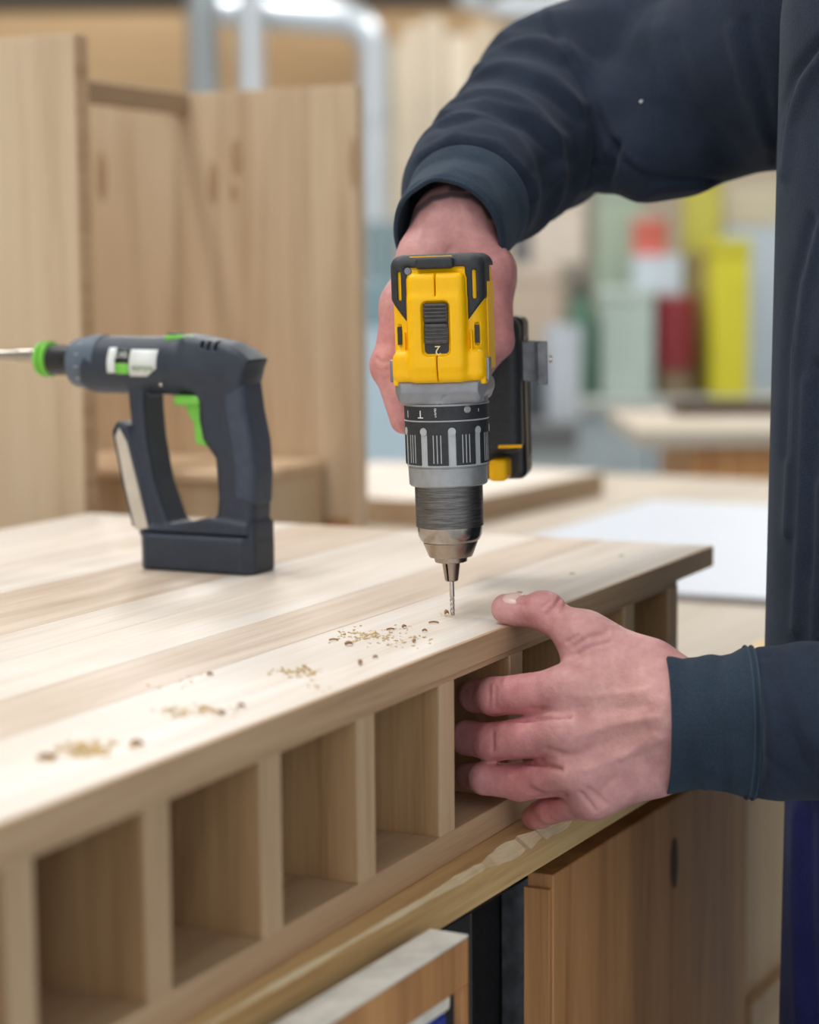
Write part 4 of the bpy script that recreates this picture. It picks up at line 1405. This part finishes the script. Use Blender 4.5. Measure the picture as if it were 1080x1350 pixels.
nail = np.exp(-(((px_ - 678) / 13) ** 2 + ((py_ - 790) / 5.5) ** 2) ** 2)[:, None]
T_ = T_ * (1 - nail * 0.7) + np.array((1.06, 1.06, 1.05)) * nail * 0.7
add_skin(V, Q, T_)
LEFT_THUMB = th
# thumb nail plate is a part of its own further below

# --- right hand: wrapped round the grip of the drill
th = [P(566, 340, 1.492), P(532, 402, 1.476), P(515, 482, 1.468), P(533, 554, 1.458)]
ix = [P(644, 356, 1.488), P(652, 450, 1.484), P(628, 480, 1.478), P(604, 476, 1.474)]
md = [P(648, 358, 1.512), P(655, 450, 1.509), P(630, 482, 1.507), P(606, 470, 1.505)]
rg = [P(650, 364, 1.536), P(656, 450, 1.534), P(632, 480, 1.532), P(608, 470, 1.530)]
pk = [P(648, 372, 1.558), P(653, 444, 1.557), P(634, 470, 1.555), P(614, 464, 1.553)]
wr = P(600, 296, 1.512)
lo = np.minimum(P(480, 590, 1.44), P(690, 220, 1.44)) - np.array([0.0, 0.03, 0.0])
f = Field((P(484, 500, 1.45)[0], 1.40, P(540, 585, 1.46)[2]), (P(700, 300, 1.5)[0], 1.63, P(540, 215, 1.5)[2]), 0.00125)
for nm, ch in (('ix', ix), ('md', md), ('rg', rg), ('pk', pk)):
    g = f.copy()
    g.F[:] = 0.05
    g.chain(ch, RF[nm], k=0.003)
    f.F = np.minimum(f.F, g.F) if nm == 'ix' else np.where(np.abs(f.F - g.F) < 0.0035, np.minimum(f.F, g.F) - (0.0035 - np.abs(f.F - g.F)) ** 2 / 0.014, np.minimum(f.F, g.F)).astype(np.float32)
f.chain(th[1:], (0.0150, 0.0126, 0.0098), k=0.004)
f.ell(th[2], (0.0140, 0.0128, 0.0150), k=0.005)
f.cap(th[0], th[1], 0.0200, 0.0150, k=0.010)
for a_, b_, r0, r1 in ((P(608, 300, 1.502), ix[0], 0.0215, 0.0165), (P(606, 300, 1.512), md[0], 0.0210, 0.0165), (P(602, 302, 1.522), rg[0], 0.0200, 0.0155), (P(598, 306, 1.530), pk[0], 0.0190, 0.0140)):
    f.cap(a_, b_, r0, r1, k=0.012)
f.cap(P(592, 300, 1.506), th[0], 0.0240, 0.0205, k=0.014)
f.cap(P(575, 350, 1.500), P(625, 352, 1.500), 0.0150, 0.0165, k=0.014)
f.cap(P(580, 352, 1.525), P(625, 356, 1.530), 0.0150, 0.0150, k=0.014)
f.cap(wr, P(640, 236, 1.590), 0.0285, 0.0300, k=0.014)
V, Q = f.surface(2)
V = sculpt(V, Q, [
    ([(497, 472), (504, 478), (512, 476)], 2.5, -0.8), ([(494, 486), (503, 490), (512, 487)], 2.5, -0.8), ([(498, 498), (507, 500)], 2.5, -0.6),
    ([(548, 325), (562, 290), (580, 265)], 6, 0.9), ([(600, 330), (604, 300), (606, 270)], 8, 0.5), ([(630, 325), (622, 295), (614, 270)], 7, 0.7), ([(590, 335), (596, 326)], 5, -1.2),
])
T_ = np.ones_like(V)
blotch(V, T_, [th[2], th[3], (th[1] + th[2]) / 2], 0.02, (1.0, 0.84, 0.84))
blotch(V, T_, [ix[0], (ix[0] + ix[1]) / 2, ix[1]], 0.025, (0.98, 0.82, 0.84))
px_, py_, D_ = project(V)
ink = np.exp(-(seg_dist(px_, py_, [(538, 296), (550, 277), (570, 262), (595, 256), (622, 259), (638, 270), (646, 286)]) / 4.5) ** 4)
ink = np.maximum(ink, np.exp(-(seg_dist(px_, py_, [(596, 249), (612, 249)]) / 5) ** 4))
ink = np.maximum(ink, np.exp(-(seg_dist(px_, py_, [(626, 258), (640, 268)]) / 7) ** 4) * 0.7)
ink = (ink * (D_ < 1.56))[:, None] * 0.93
T_ = T_ * (1 - ink) + np.array((0.16, 0.23, 0.27)) * ink
add_skin(V, Q, T_)

# --- trunk, neck, head and arms under the clothes (one coarse skin, out of the picture)
f = Field((-0.02, 1.10, 0.86), (0.68, 1.98, 1.92), 0.0065)
SH_R, SH_L = P(1075, 6, 1.69), np.array([0.40, 1.37, 1.43])
EL_R, EL_L = P(748, 132, 1.735), np.array([0.47, 1.27, 0.958])
f.chain([P(640, 236, 1.590), EL_R, SH_R], (0.030, 0.040, 0.050), k=0.02)
f.chain([P(935, 955, 1.336), EL_L, SH_L], (0.029, 0.040, 0.050), k=0.02)
f.cap((0.44, 1.48, 1.34), (0.44, 1.68, 1.34), 0.075, k=0.04)
f.cap((0.45, 1.52, 0.95), (0.45, 1.64, 0.95), 0.09, k=0.04)
f.cap((0.45, 1.58, 0.98), (0.44, 1.58, 1.36), 0.08, k=0.05)
f.cap((0.41, 1.58, 1.42), (0.34, 1.56, 1.62), 0.056, 0.054, k=0.04)
f.ell((0.30, 1.555, 1.73), (0.098, 0.076, 0.108), k=0.02)
f.ell((0.262, 1.55, 1.665), (0.062, 0.055, 0.055), k=0.03)
f.cap((0.200, 1.552, 1.735), (0.188, 1.552, 1.695), 0.010, 0.016, k=0.014)
for s in (-1, 1):
    f.ell((0.315, 1.555 + s * 0.078, 1.715), (0.020, 0.009, 0.032), k=0.006)
    f.ell((0.208, 1.552 + s * 0.033, 1.742), (0.012, 0.016, 0.011), op='s', k=0.012)
f.cap((0.205, 1.53, 1.652), (0.205, 1.574, 1.652), 0.007, k=0.006)
V, Q = f.surface(1)
add_skin(V, Q, np.ones_like(V))
body = man_obj('body', np.concatenate(parts_V), np.concatenate(parts_Q), M['skin'], np.concatenate(parts_T))
for s in (-1, 1):
    e_ = MB().lathe([(-0.0118, 0.001), (-0.010, 0.006), (-0.006, 0.0103), (0, 0.0118), (0.006, 0.0103), (0.010, 0.006), (0.0118, 0.001)], (0.2215 - MO[0], 1.552 + s * 0.033 - MO[1], 1.741), n=20).build('eye', M['label_white'], MAN, smooth=True)
    MB().lathe([(-0.0002, 0.0052), (0.0006, 0.0048), (0.0009, 0.001)], (0.2215 - 0.0115 - MO[0], 1.552 + s * 0.033 - MO[1], 1.741), (-1, 0, 0), 16).build('iris', M['hair'], e_, smooth=True)
f = Field((0.17, 1.44, 1.60), (0.44, 1.67, 1.87), 0.005)
f.ell((0.308, 1.555, 1.742), (0.102, 0.083, 0.108))
f.rbox((0.20, 1.555, 1.68), (0.075, 0.12, 0.095), 0.02, op='s', k=0.02)
V, Q = f.surface(1)
man_obj('hair', V, Q, M['hair'])

# thumb nail
mb = MB()
bmesh.ops.create_uvsphere(mb.bm, u_segments=20, v_segments=12, radius=1.0)
nb_ = mb.build('thumb_nail', plain('thumb_nail_horn', (226, 192, 182), 0.25, var=0.03), MAN, smooth=True)
ax_ = Vector(LEFT_THUMB[3] - LEFT_THUMB[2]).normalized()
nz_ = Vector((-0.05, -0.55, 1.0))
nz_ = (nz_ - ax_ * nz_.dot(ax_)).normalized()
ny_ = nz_.cross(ax_)
cn = Vector(P(677, 789.3, 1.3925) - MO)
nb_.matrix_local = Matrix.Translation(cn) @ Matrix((ax_, ny_, nz_)).transposed().to_4x4() @ Matrix.Diagonal((0.0082, 0.0066, 0.0024, 1))

# --- sweatshirt
def folds(lst, ref):
    """ring folds along a sleeve: (where, height, width, lean)"""
    ref = np.array(ref, float)

    def fn(t, x, y, z):
        n = np.sqrt(x * x + y * y + z * z) + 1e-6
        c = (x * ref[0] + y * ref[1] + z * ref[2]) / n
        r = 0.0
        for t0, a, w, lean in lst:
            r = r + a * np.exp(-((t - t0 - lean * c) / w) ** 2)
        return r
    return fn


f = Field((-0.03, 1.12, 0.865), (0.66, 1.97, 1.60), 0.0036)
c1 = P(622, 250, 1.562)
f.cap(c1, EL_R, 0.0500, 0.0700, k=0.0, bulge=folds([(0.0, 0.005, 0.06, 0.06), (0.22, 0.006, 0.05, 0.05), (0.45, 0.005, 0.05, 0.08), (0.66, 0.007, 0.06, 0.06), (0.88, 0.006, 0.06, 0.05)], (-0.7, -0.5, 0.5)))
f.cap(EL_R, SH_R, 0.0680, 0.0900, k=0.03, bulge=folds([(0.2, 0.006, 0.05, 0.08), (0.45, 0.005, 0.06, 0.1)], (0, -1, 0.3)))
f.cap(P(742, 215, 1.66), P(775, 180, 1.67), 0.022, 0.03, k=0.022)
f.cap((0.392, 1.455, 1.40), (0.392, 1.455, 0.92), 0.134, 0.140, k=0.0)
f.cap((0.440, 1.690, 1.38), (0.440, 1.660, 0.92), 0.135, 0.140, k=0.03)
f.cap((0.42, 1.42, 1.40), (0.42, 1.74, 1.40), 0.105, k=0.03)
X, Y, Z = f.grids()
f.F = np.maximum(f.F, 0.925 - Z).astype(np.float32)
f.cap(SH_L, EL_L, 0.078, 0.066, k=0.03)
w0 = P(990, 954, 1.334)
f.cap(EL_L, w0, 0.062, 0.0470, k=0.02, bulge=folds([(0.95, 0.0016, 0.04, 0.02), (0.80, 0.003, 0.05, 0.10), (0.6, 0.004, 0.06, 0.1), (0.35, 0.005, 0.07, 0.1)], (0, -0.6, 0.8)))
f.cap((0.475, 1.50, 1.36), (0.485, 1.50, 0.92), 0.125, 0.13, k=0.04)
f.cap((0.475, 1.64, 1.36), (0.485, 1.64, 0.92), 0.125, 0.13, k=0.04)
f.cap((0.41, 1.58, 1.40), (0.385, 1.574, 1.490), 0.085, 0.076, k=0.03)
f.cap((0.40, 1.578, 1.48), (0.36, 1.568, 1.60), 0.062, 0.062, op='s', k=0.006)
f.rbox((0.155, 1.34, 0.94), (0.0635, 0.09, 0.09), 0.0, op='s')
f.cap(P(930, 110, 1.66), P(1060, 60, 1.60), 0.075, 0.095, k=0.012)
f.cap(P(830, 165, 1.655), P(930, 152, 1.640), 0.0480, 0.0540, k=0.012)
f.cap(P(853, 205, 1.63), P(898, 198, 1.63), 0.037, 0.037, k=0.012)
f.cap(P(797, 222, 1.645), P(770, 180, 1.66), 0.0195, 0.03, k=0.010)
V, Q = f.surface(2)
V = sculpt(V, Q, [
    # raglan seam and the sleeve gathers
    ([(706, 5), (735, 55), (769, 111), (795, 165), (813, 205), (845, 228), (869, 236), (952, 240)], 4, -3.0),
    ([(716, 5), (746, 55), (780, 111), (806, 165), (826, 205), (850, 222)], 5, 2.2),
    ([(585, 150), (640, 135), (700, 150), (745, 185)], 7, 2.6), ([(580, 165), (635, 150), (695, 168), (735, 205)], 7, -2.6),
    ([(610, 92), (665, 85), (725, 105), (770, 140)], 8, 2.4), ([(603, 106), (660, 100), (720, 122), (765, 158)], 7, -2.2),
    ([(655, 45), (705, 50), (745, 70)], 8, 1.8), ([(648, 60), (700, 66), (745, 88)], 7, -1.8),
    ([(555, 205), (600, 180), (655, 190), (700, 235)], 7, 2.4), ([(550, 220), (600, 196), (650, 206), (690, 250)], 6, -2.4),
    ([(690, 240), (720, 215), (760, 205)], 7, -2.0), ([(705, 262), (735, 235), (780, 222)], 7, 2.0), ([(740, 245), (765, 225), (800, 215)], 6, -2.2),
    ([(800, 238), (806, 215), (812, 190)], 6, -5.0), ([(770, 252), (790, 230), (800, 200)], 7, 2.4), ([(840, 262), (870, 250), (930, 245)], 8, 2.2),
    ([(965, 40), (985, 120), (1010, 190)], 9, 2.8), ([(985, 30), (1005, 110), (1018, 180)], 8, -3.2), ([(890, 60), (910, 140), (960, 200)], 14, -2.6), ([(870, 40), (885, 120), (925, 190)], 14, 2.0),
    ([(1082, 55), (1050, 95), (1032, 150), (1023, 215)], 6, -5.0), ([(1090, 70), (1060, 110), (1040, 165), (1032, 230)], 8, 4.0),
    ([(1080, 300), (1060, 380), (1050, 470), (1045, 600), (1040, 700)], 7, 3.6), ([(1070, 290), (1048, 380), (1038, 470), (1034, 600)], 7, -3.2),
    ([(1064, 500), (1060, 600), (1056, 720), (1050, 830)], 7, 2.8), ([(1078, 480), (1074, 620), (1070, 760)], 7, -2.6), ([(1080, 640), (1078, 740), (1074, 850)], 6, 2.0),
    ([(1012, 862), (1020, 900), (1040, 960), (1062, 1010)], 8, -2.6), ([(1030, 862), (1042, 900), (1060, 950), (1080, 985)], 8, 1.8), ([(1010, 1000), (1030, 1020), (1060, 1040)], 7, -1.4),
])
man_obj('sweatshirt', V, Q, M['sweat'])
# a fleck of lint on the chest
px_, py_, D_ = project(V)
j = int(np.argmin(np.hypot(px_ - 843, py_ - 134) + (D_ - D_.min()) * 60))
mb = MB()
bmesh.ops.create_icosphere(mb.bm, subdivisions=2, radius=0.0014)
o = mb.build('lint_fleck', M['label_white'], MAN, smooth=True)
o.location = V[j] - MO


def loft(name, rings, mat, parent, n=96, thick=0.0, m=48, wave=None, strokes=()):
    """rings: (centre, half axis 1, half axis 2); resampled to m rings, then pressed into soft folds"""
    A = np.array([np.concatenate([np.array(c, float), np.array(a, float), np.array(b, float)]) for c, a, b in rings])
    t = np.linspace(0, len(A) - 1, m)
    A = np.stack([np.interp(t, np.arange(len(A)), A[:, k]) for k in range(9)], 1)
    th = 2 * np.pi * np.arange(n) / n
    V = []
    for i in range(m):
        r = np.ones(n) if wave is None else 1 + wave(i / (m - 1), th)
        V.append(A[i, :3] + (r * np.cos(th))[:, None] * A[i, 3:6] + (r * np.sin(th))[:, None] * A[i, 6:9])
    V = np.concatenate(V)
    Q = np.array([(i * n + k, i * n + (k + 1) % n, (i + 1) * n + (k + 1) % n, (i + 1) * n + k) for i in range(m - 1) for k in range(n)])
    cen = np.repeat(A[:, :3], n, axis=0)
    if ((V - cen) * normals(V, Q)).sum() < 0:
        Q = Q[:, ::-1]
    V = sculpt(V, Q, strokes)
    o = man_obj(name, V, Q, mat, parent=parent)
    if thick:
        s = o.modifiers.new('thick', 'SOLIDIFY')
        s.thickness = thick
        s.offset = -1
    return o


# left cuff, running along the forearm
rings = []
UPV = np.array([0, 0.0, 1.0])
for x, top, bot, dz in ((876, 863, 1047, 0), (878, 861, 1048, 0), (884, 862, 1047, 0), (905, 867, 1043, 1), (920, 866, 1041, 0), (938, 862, 1042, 1.5), (952, 864, 1044, 0.5), (966, 861, 1047, 1), (978, 854, 1051, 2), (986, 852, 1053, 2.5), (994, 853, 1054, 2), (1002, 860, 1052, 0), (1012, 864, 1050, -2)):
    D = 1.345 - (x - 876) * 0.00009
    c = P(x, (top + bot) / 2, D)
    r = (bot - top) / 2 * D / F_PX
    rings.append((c, UPV * r, np.array([0.0, -(0.037 + dz * 0.0006), 0])))
cuL = loft('cuff', rings, M['cuff'], MAN, thick=0.003, strokes=[
    ([(905, 868), (900, 930), (908, 1040)], 10, -1.3), ([(928, 868), (924, 940), (930, 1042)], 9, 1.3), ([(950, 868), (945, 920), (952, 990), (958, 1042)], 8, -1.5),
    ([(968, 866), (966, 930), (970, 1044)], 7, 1.0), ([(987, 856), (993, 930), (990, 1050)], 3, 0.9)])
for x, top, bot in ((983, 851.5, 1053.5), (991, 851.5, 1054.5)):
    D = 1.345 - (x - 876) * 0.00009
    c = P(x, (top + bot) / 2, D)
    r = (bot - top) / 2 * D / F_PX
    pts = [c - MO + UPV * (r + 0.0002) * math.cos(2 * math.pi * k / 60) + np.array([0, -(0.0388), 0]) * math.sin(2 * math.pi * k / 60) for k in range(61)]
    MB().tube(pts, 0.0008, 6).build('cuff_seam', M['thread'], cuL, smooth=True)
# right cuff
C0 = P(590, 314, 1.487)
C1 = P(648, 218, 1.592)
axr = (C1 - C0) / np.linalg.norm(C1 - C0)
L_ = np.linalg.norm(C1 - C0)
s1 = np.cross(axr, np.array([0, 0, 1.0]))
s1 /= np.linalg.norm(s1)
s2 = np.cross(s1, axr)
rings = []
for t, r in ((0.0, 0.0400), (0.006, 0.0415), (0.02, 0.0420), (0.034, 0.0424), (0.042, 0.0430), (0.050, 0.0450), (0.060, 0.0460)):
    rings.append((C0 + axr * t, s1 * r, s2 * r * (1.13 - 0.13 * min(1, t / 0.05))))
cuR = loft('cuff', rings, M['cuff'], MAN, thick=0.003, strokes=[
    ([(540, 262), (562, 222), (600, 204), (640, 214)], 7, -1.4), ([(535, 285), (556, 244), (598, 222), (640, 236), (660, 275)], 6, 1.0)])

# --- trousers and shoes
f = Field((0.17, 1.30, 0.055), (0.66, 1.90, 0.945), 0.006)
f.cap((0.425, 1.48, 0.93), (0.425, 1.66, 0.93), 0.128, k=0.0)
LEG = (((0.398, 1.465, 0.90), (0.350, 1.45, 0.50), (0.375, 1.45, 0.09)), ((0.45, 1.68, 0.90), (0.45, 1.70, 0.50), (0.50, 1.70, 0.09)))
for a_, b_, c_ in LEG:
    f.chain((a_, b_, c_), (0.128, 0.088, 0.068), k=0.03)
X, Y, Z = f.grids()
f.F = np.maximum(f.F, np.maximum(Z - 0.938, 0.07 - Z)).astype(np.float32)
V, Q = f.surface(2)
V = sculpt(V, Q, [([(1050, 1070), (1048, 1180), (1055, 1350)], 9, 3.0), ([(1066, 1070), (1066, 1200), (1074, 1350)], 9, -3.0)])
man_obj('trousers', V, Q, M['trouser'])
for a_, b_, c_ in LEG:
    f = Field((c_[0] - 0.22, c_[1] - 0.08, -0.005), (c_[0] + 0.10, c_[1] + 0.08, 0.14), 0.005)
    f.cap((c_[0] - 0.005, c_[1], 0.05), (c_[0], c_[1], 0.12), 0.045, 0.048)
    f.cap((c_[0] + 0.03, c_[1], 0.035), (c_[0] - 0.15, c_[1], 0.032), 0.042, 0.045, k=0.03)
    f.F = np.maximum(f.F, np.maximum(0.0 - f.grids()[2], f.grids()[2] - 0.125)).astype(np.float32)
    V, Q = f.surface(1)
    man_obj('shoe', V, Q, M['shoe'])

# ------------------------------------------------------------------ sawdust and chips on the top
def flakes(name, label, spots, mat, size, seed):
    r_ = random.Random(seed)
    bm = bmesh.new()
    for (x, y, sx, sy, n) in spots:
        for k in range(n):
            p = onz(x + r_.gauss(0, sx), y + r_.gauss(0, sy), ZS)
            sz = size * r_.uniform(0.4, 1.3)
            m = Matrix.Translation((p[0], p[1], ZS + sz * 0.18 + 0.0001)) @ Matrix.Rotation(r_.uniform(0, 6.28), 4, 'Z') @ Matrix.Rotation(r_.uniform(-0.4, 0.4), 4, 'X') @ Matrix.Diagonal((sz * r_.uniform(0.7, 2.0), sz * 0.8, sz * 0.3, 1))
            bmesh.ops.create_cube(bm, size=1, matrix=m)
    me = bpy.data.meshes.new(name)
    bm.to_mesh(me)
    bm.free()
    me.materials.append(mat)
    o = bpy.data.objects.new(name, me)
    link(o)
    return tag(o, label, 'sawdust', kind='stuff')


flakes('sawdust', 'loose heap of yellow sawdust near the front left of the oak top', [(118, 988, 16, 5, 160), (65, 1000, 8, 3, 30), (180, 982, 5, 3, 12)], M['sawdust'], 0.0018, 1)
flakes('sawdust', 'thin scatter of sawdust and crumbs along the middle of the oak top edge', [(270, 938, 24, 4, 90), (228, 938, 8, 3, 25), (392, 886, 16, 4, 90), (470, 838, 14, 5, 60), (510, 842, 20, 5, 50), (545, 845, 14, 5, 20), (220, 902, 20, 6, 8), (420, 905, 12, 5, 8)], M['sawdust'], 0.0013, 2)
flakes('sawdust', 'tiny pale crumbs of fresh wood close to the drill bit', [(492, 838, 10, 2.5, 34), (530, 828, 8, 2, 16), (586, 812, 6, 1.5, 14)], M['chip_pale'], 0.0011, 3)


def chip_mesh(L, w, h, curl, seed):
    r_ = random.Random(seed)
    bm = bmesh.new()
    n = 5
    rows = []
    for i in range(n + 1):
        t = i / n
        z = curl * math.sin(t * math.pi) + h * 0.2
        ww = w * (0.5 + 0.5 * math.sin(0.5 + t * 2.2)) * r_.uniform(0.8, 1.1)
        rows.append([bm.verts.new((L * (t - 0.5), -ww / 2, z)), bm.verts.new((L * (t - 0.5), ww / 2, z + h * 0.3)), bm.verts.new((L * (t - 0.5), ww / 2, z + h)), bm.verts.new((L * (t - 0.5), -ww / 2, z + h * 0.8))])
    for A, B in zip(rows, rows[1:]):
        for k in range(4):
            bm.faces.new((A[k], A[(k + 1) % 4], B[(k + 1) % 4], B[k]))
    bm.faces.new(rows[0])
    bm.faces.new(list(reversed(rows[-1])))
    me = bpy.data.meshes.new('wood_chip')
    bm.to_mesh(me)
    bm.free()
    return me


CHIPS = [(460, 851, 0.0050, 0.0026, 0.0016, 20, 'chip', 'dark brown wood chip, the largest left of the bit'),
         (440, 845, 0.0060, 0.0012, 0.0010, -10, 'chip', 'thin brown sliver left of the largest dark chip'),
         (515, 831, 0.0055, 0.0010, 0.0010, 15, 'chip', 'thin curled brown shaving midway to the bit'),
         (533, 828, 0.0036, 0.0014, 0.0014, 40, 'chip', 'small curled brown chip beside the thin shaving'),
         (546, 847, 0.0036, 0.0018, 0.0014, 70, 'chip', 'brown chip close to the front edge below the shavings'),
         (572, 822, 0.0068, 0.0013, 0.0010, -8, 'chip', 'long tan shaving just left of the drill bit'),
         (589, 811, 0.0030, 0.0020, 0.0022, 30, 'chip', 'upright dark curl touching the drill bit hole'),
         (560, 833, 0.0034, 0.0014, 0.0012, 5, 'chip', 'small brown chip in front of the long tan shaving'),
         (493, 838, 0.0050, 0.0028, 0.0016, 35, 'chip_pale', 'pale wood chip in the crumbs left of the bit'),
         (475, 876, 0.0042, 0.0024, 0.0018, 80, 'chip', 'brown chip near the front edge, left of the others'),
         (495, 868, 0.0030, 0.0014, 0.0012, 10, 'chip', 'tiny brown chip near the front edge'),
         (277, 891, 0.0036, 0.0016, 0.0014, 30, 'chip', 'blurred brown chip alone on the middle boards'),
         (293, 942, 0.0044, 0.0022, 0.0016, 50, 'chip', 'blurred brown chip in the scatter above the second pigeonhole'),
         (318, 933, 0.0040, 0.0020, 0.0016, 0, 'chip', 'blurred brown chip right of the scatter'),
         (180, 982, 0.0060, 0.0030, 0.0016, 0, 'chip', 'blurred brown chip right of the yellow sawdust heap'),
         (62, 1001, 0.0080, 0.0040, 0.0016, 5, 'chip', 'blurred brown chip left of the yellow sawdust heap')]
for k, (x, y, L, w, h, ang, m_, lab) in enumerate(CHIPS):
    me = chip_mesh(L, w, h, h * 0.6, k)
    me.materials.append(M[m_])
    o = bpy.data.objects.new('wood_chip', me)
    p = onz(x, y, ZS)
    o.location = (p[0], p[1], ZS)
    o.rotation_euler = (0, 0, math.radians(ang))
    link(o)
    tag(o, lab, 'wood chip', 'wood chips on the oak top')
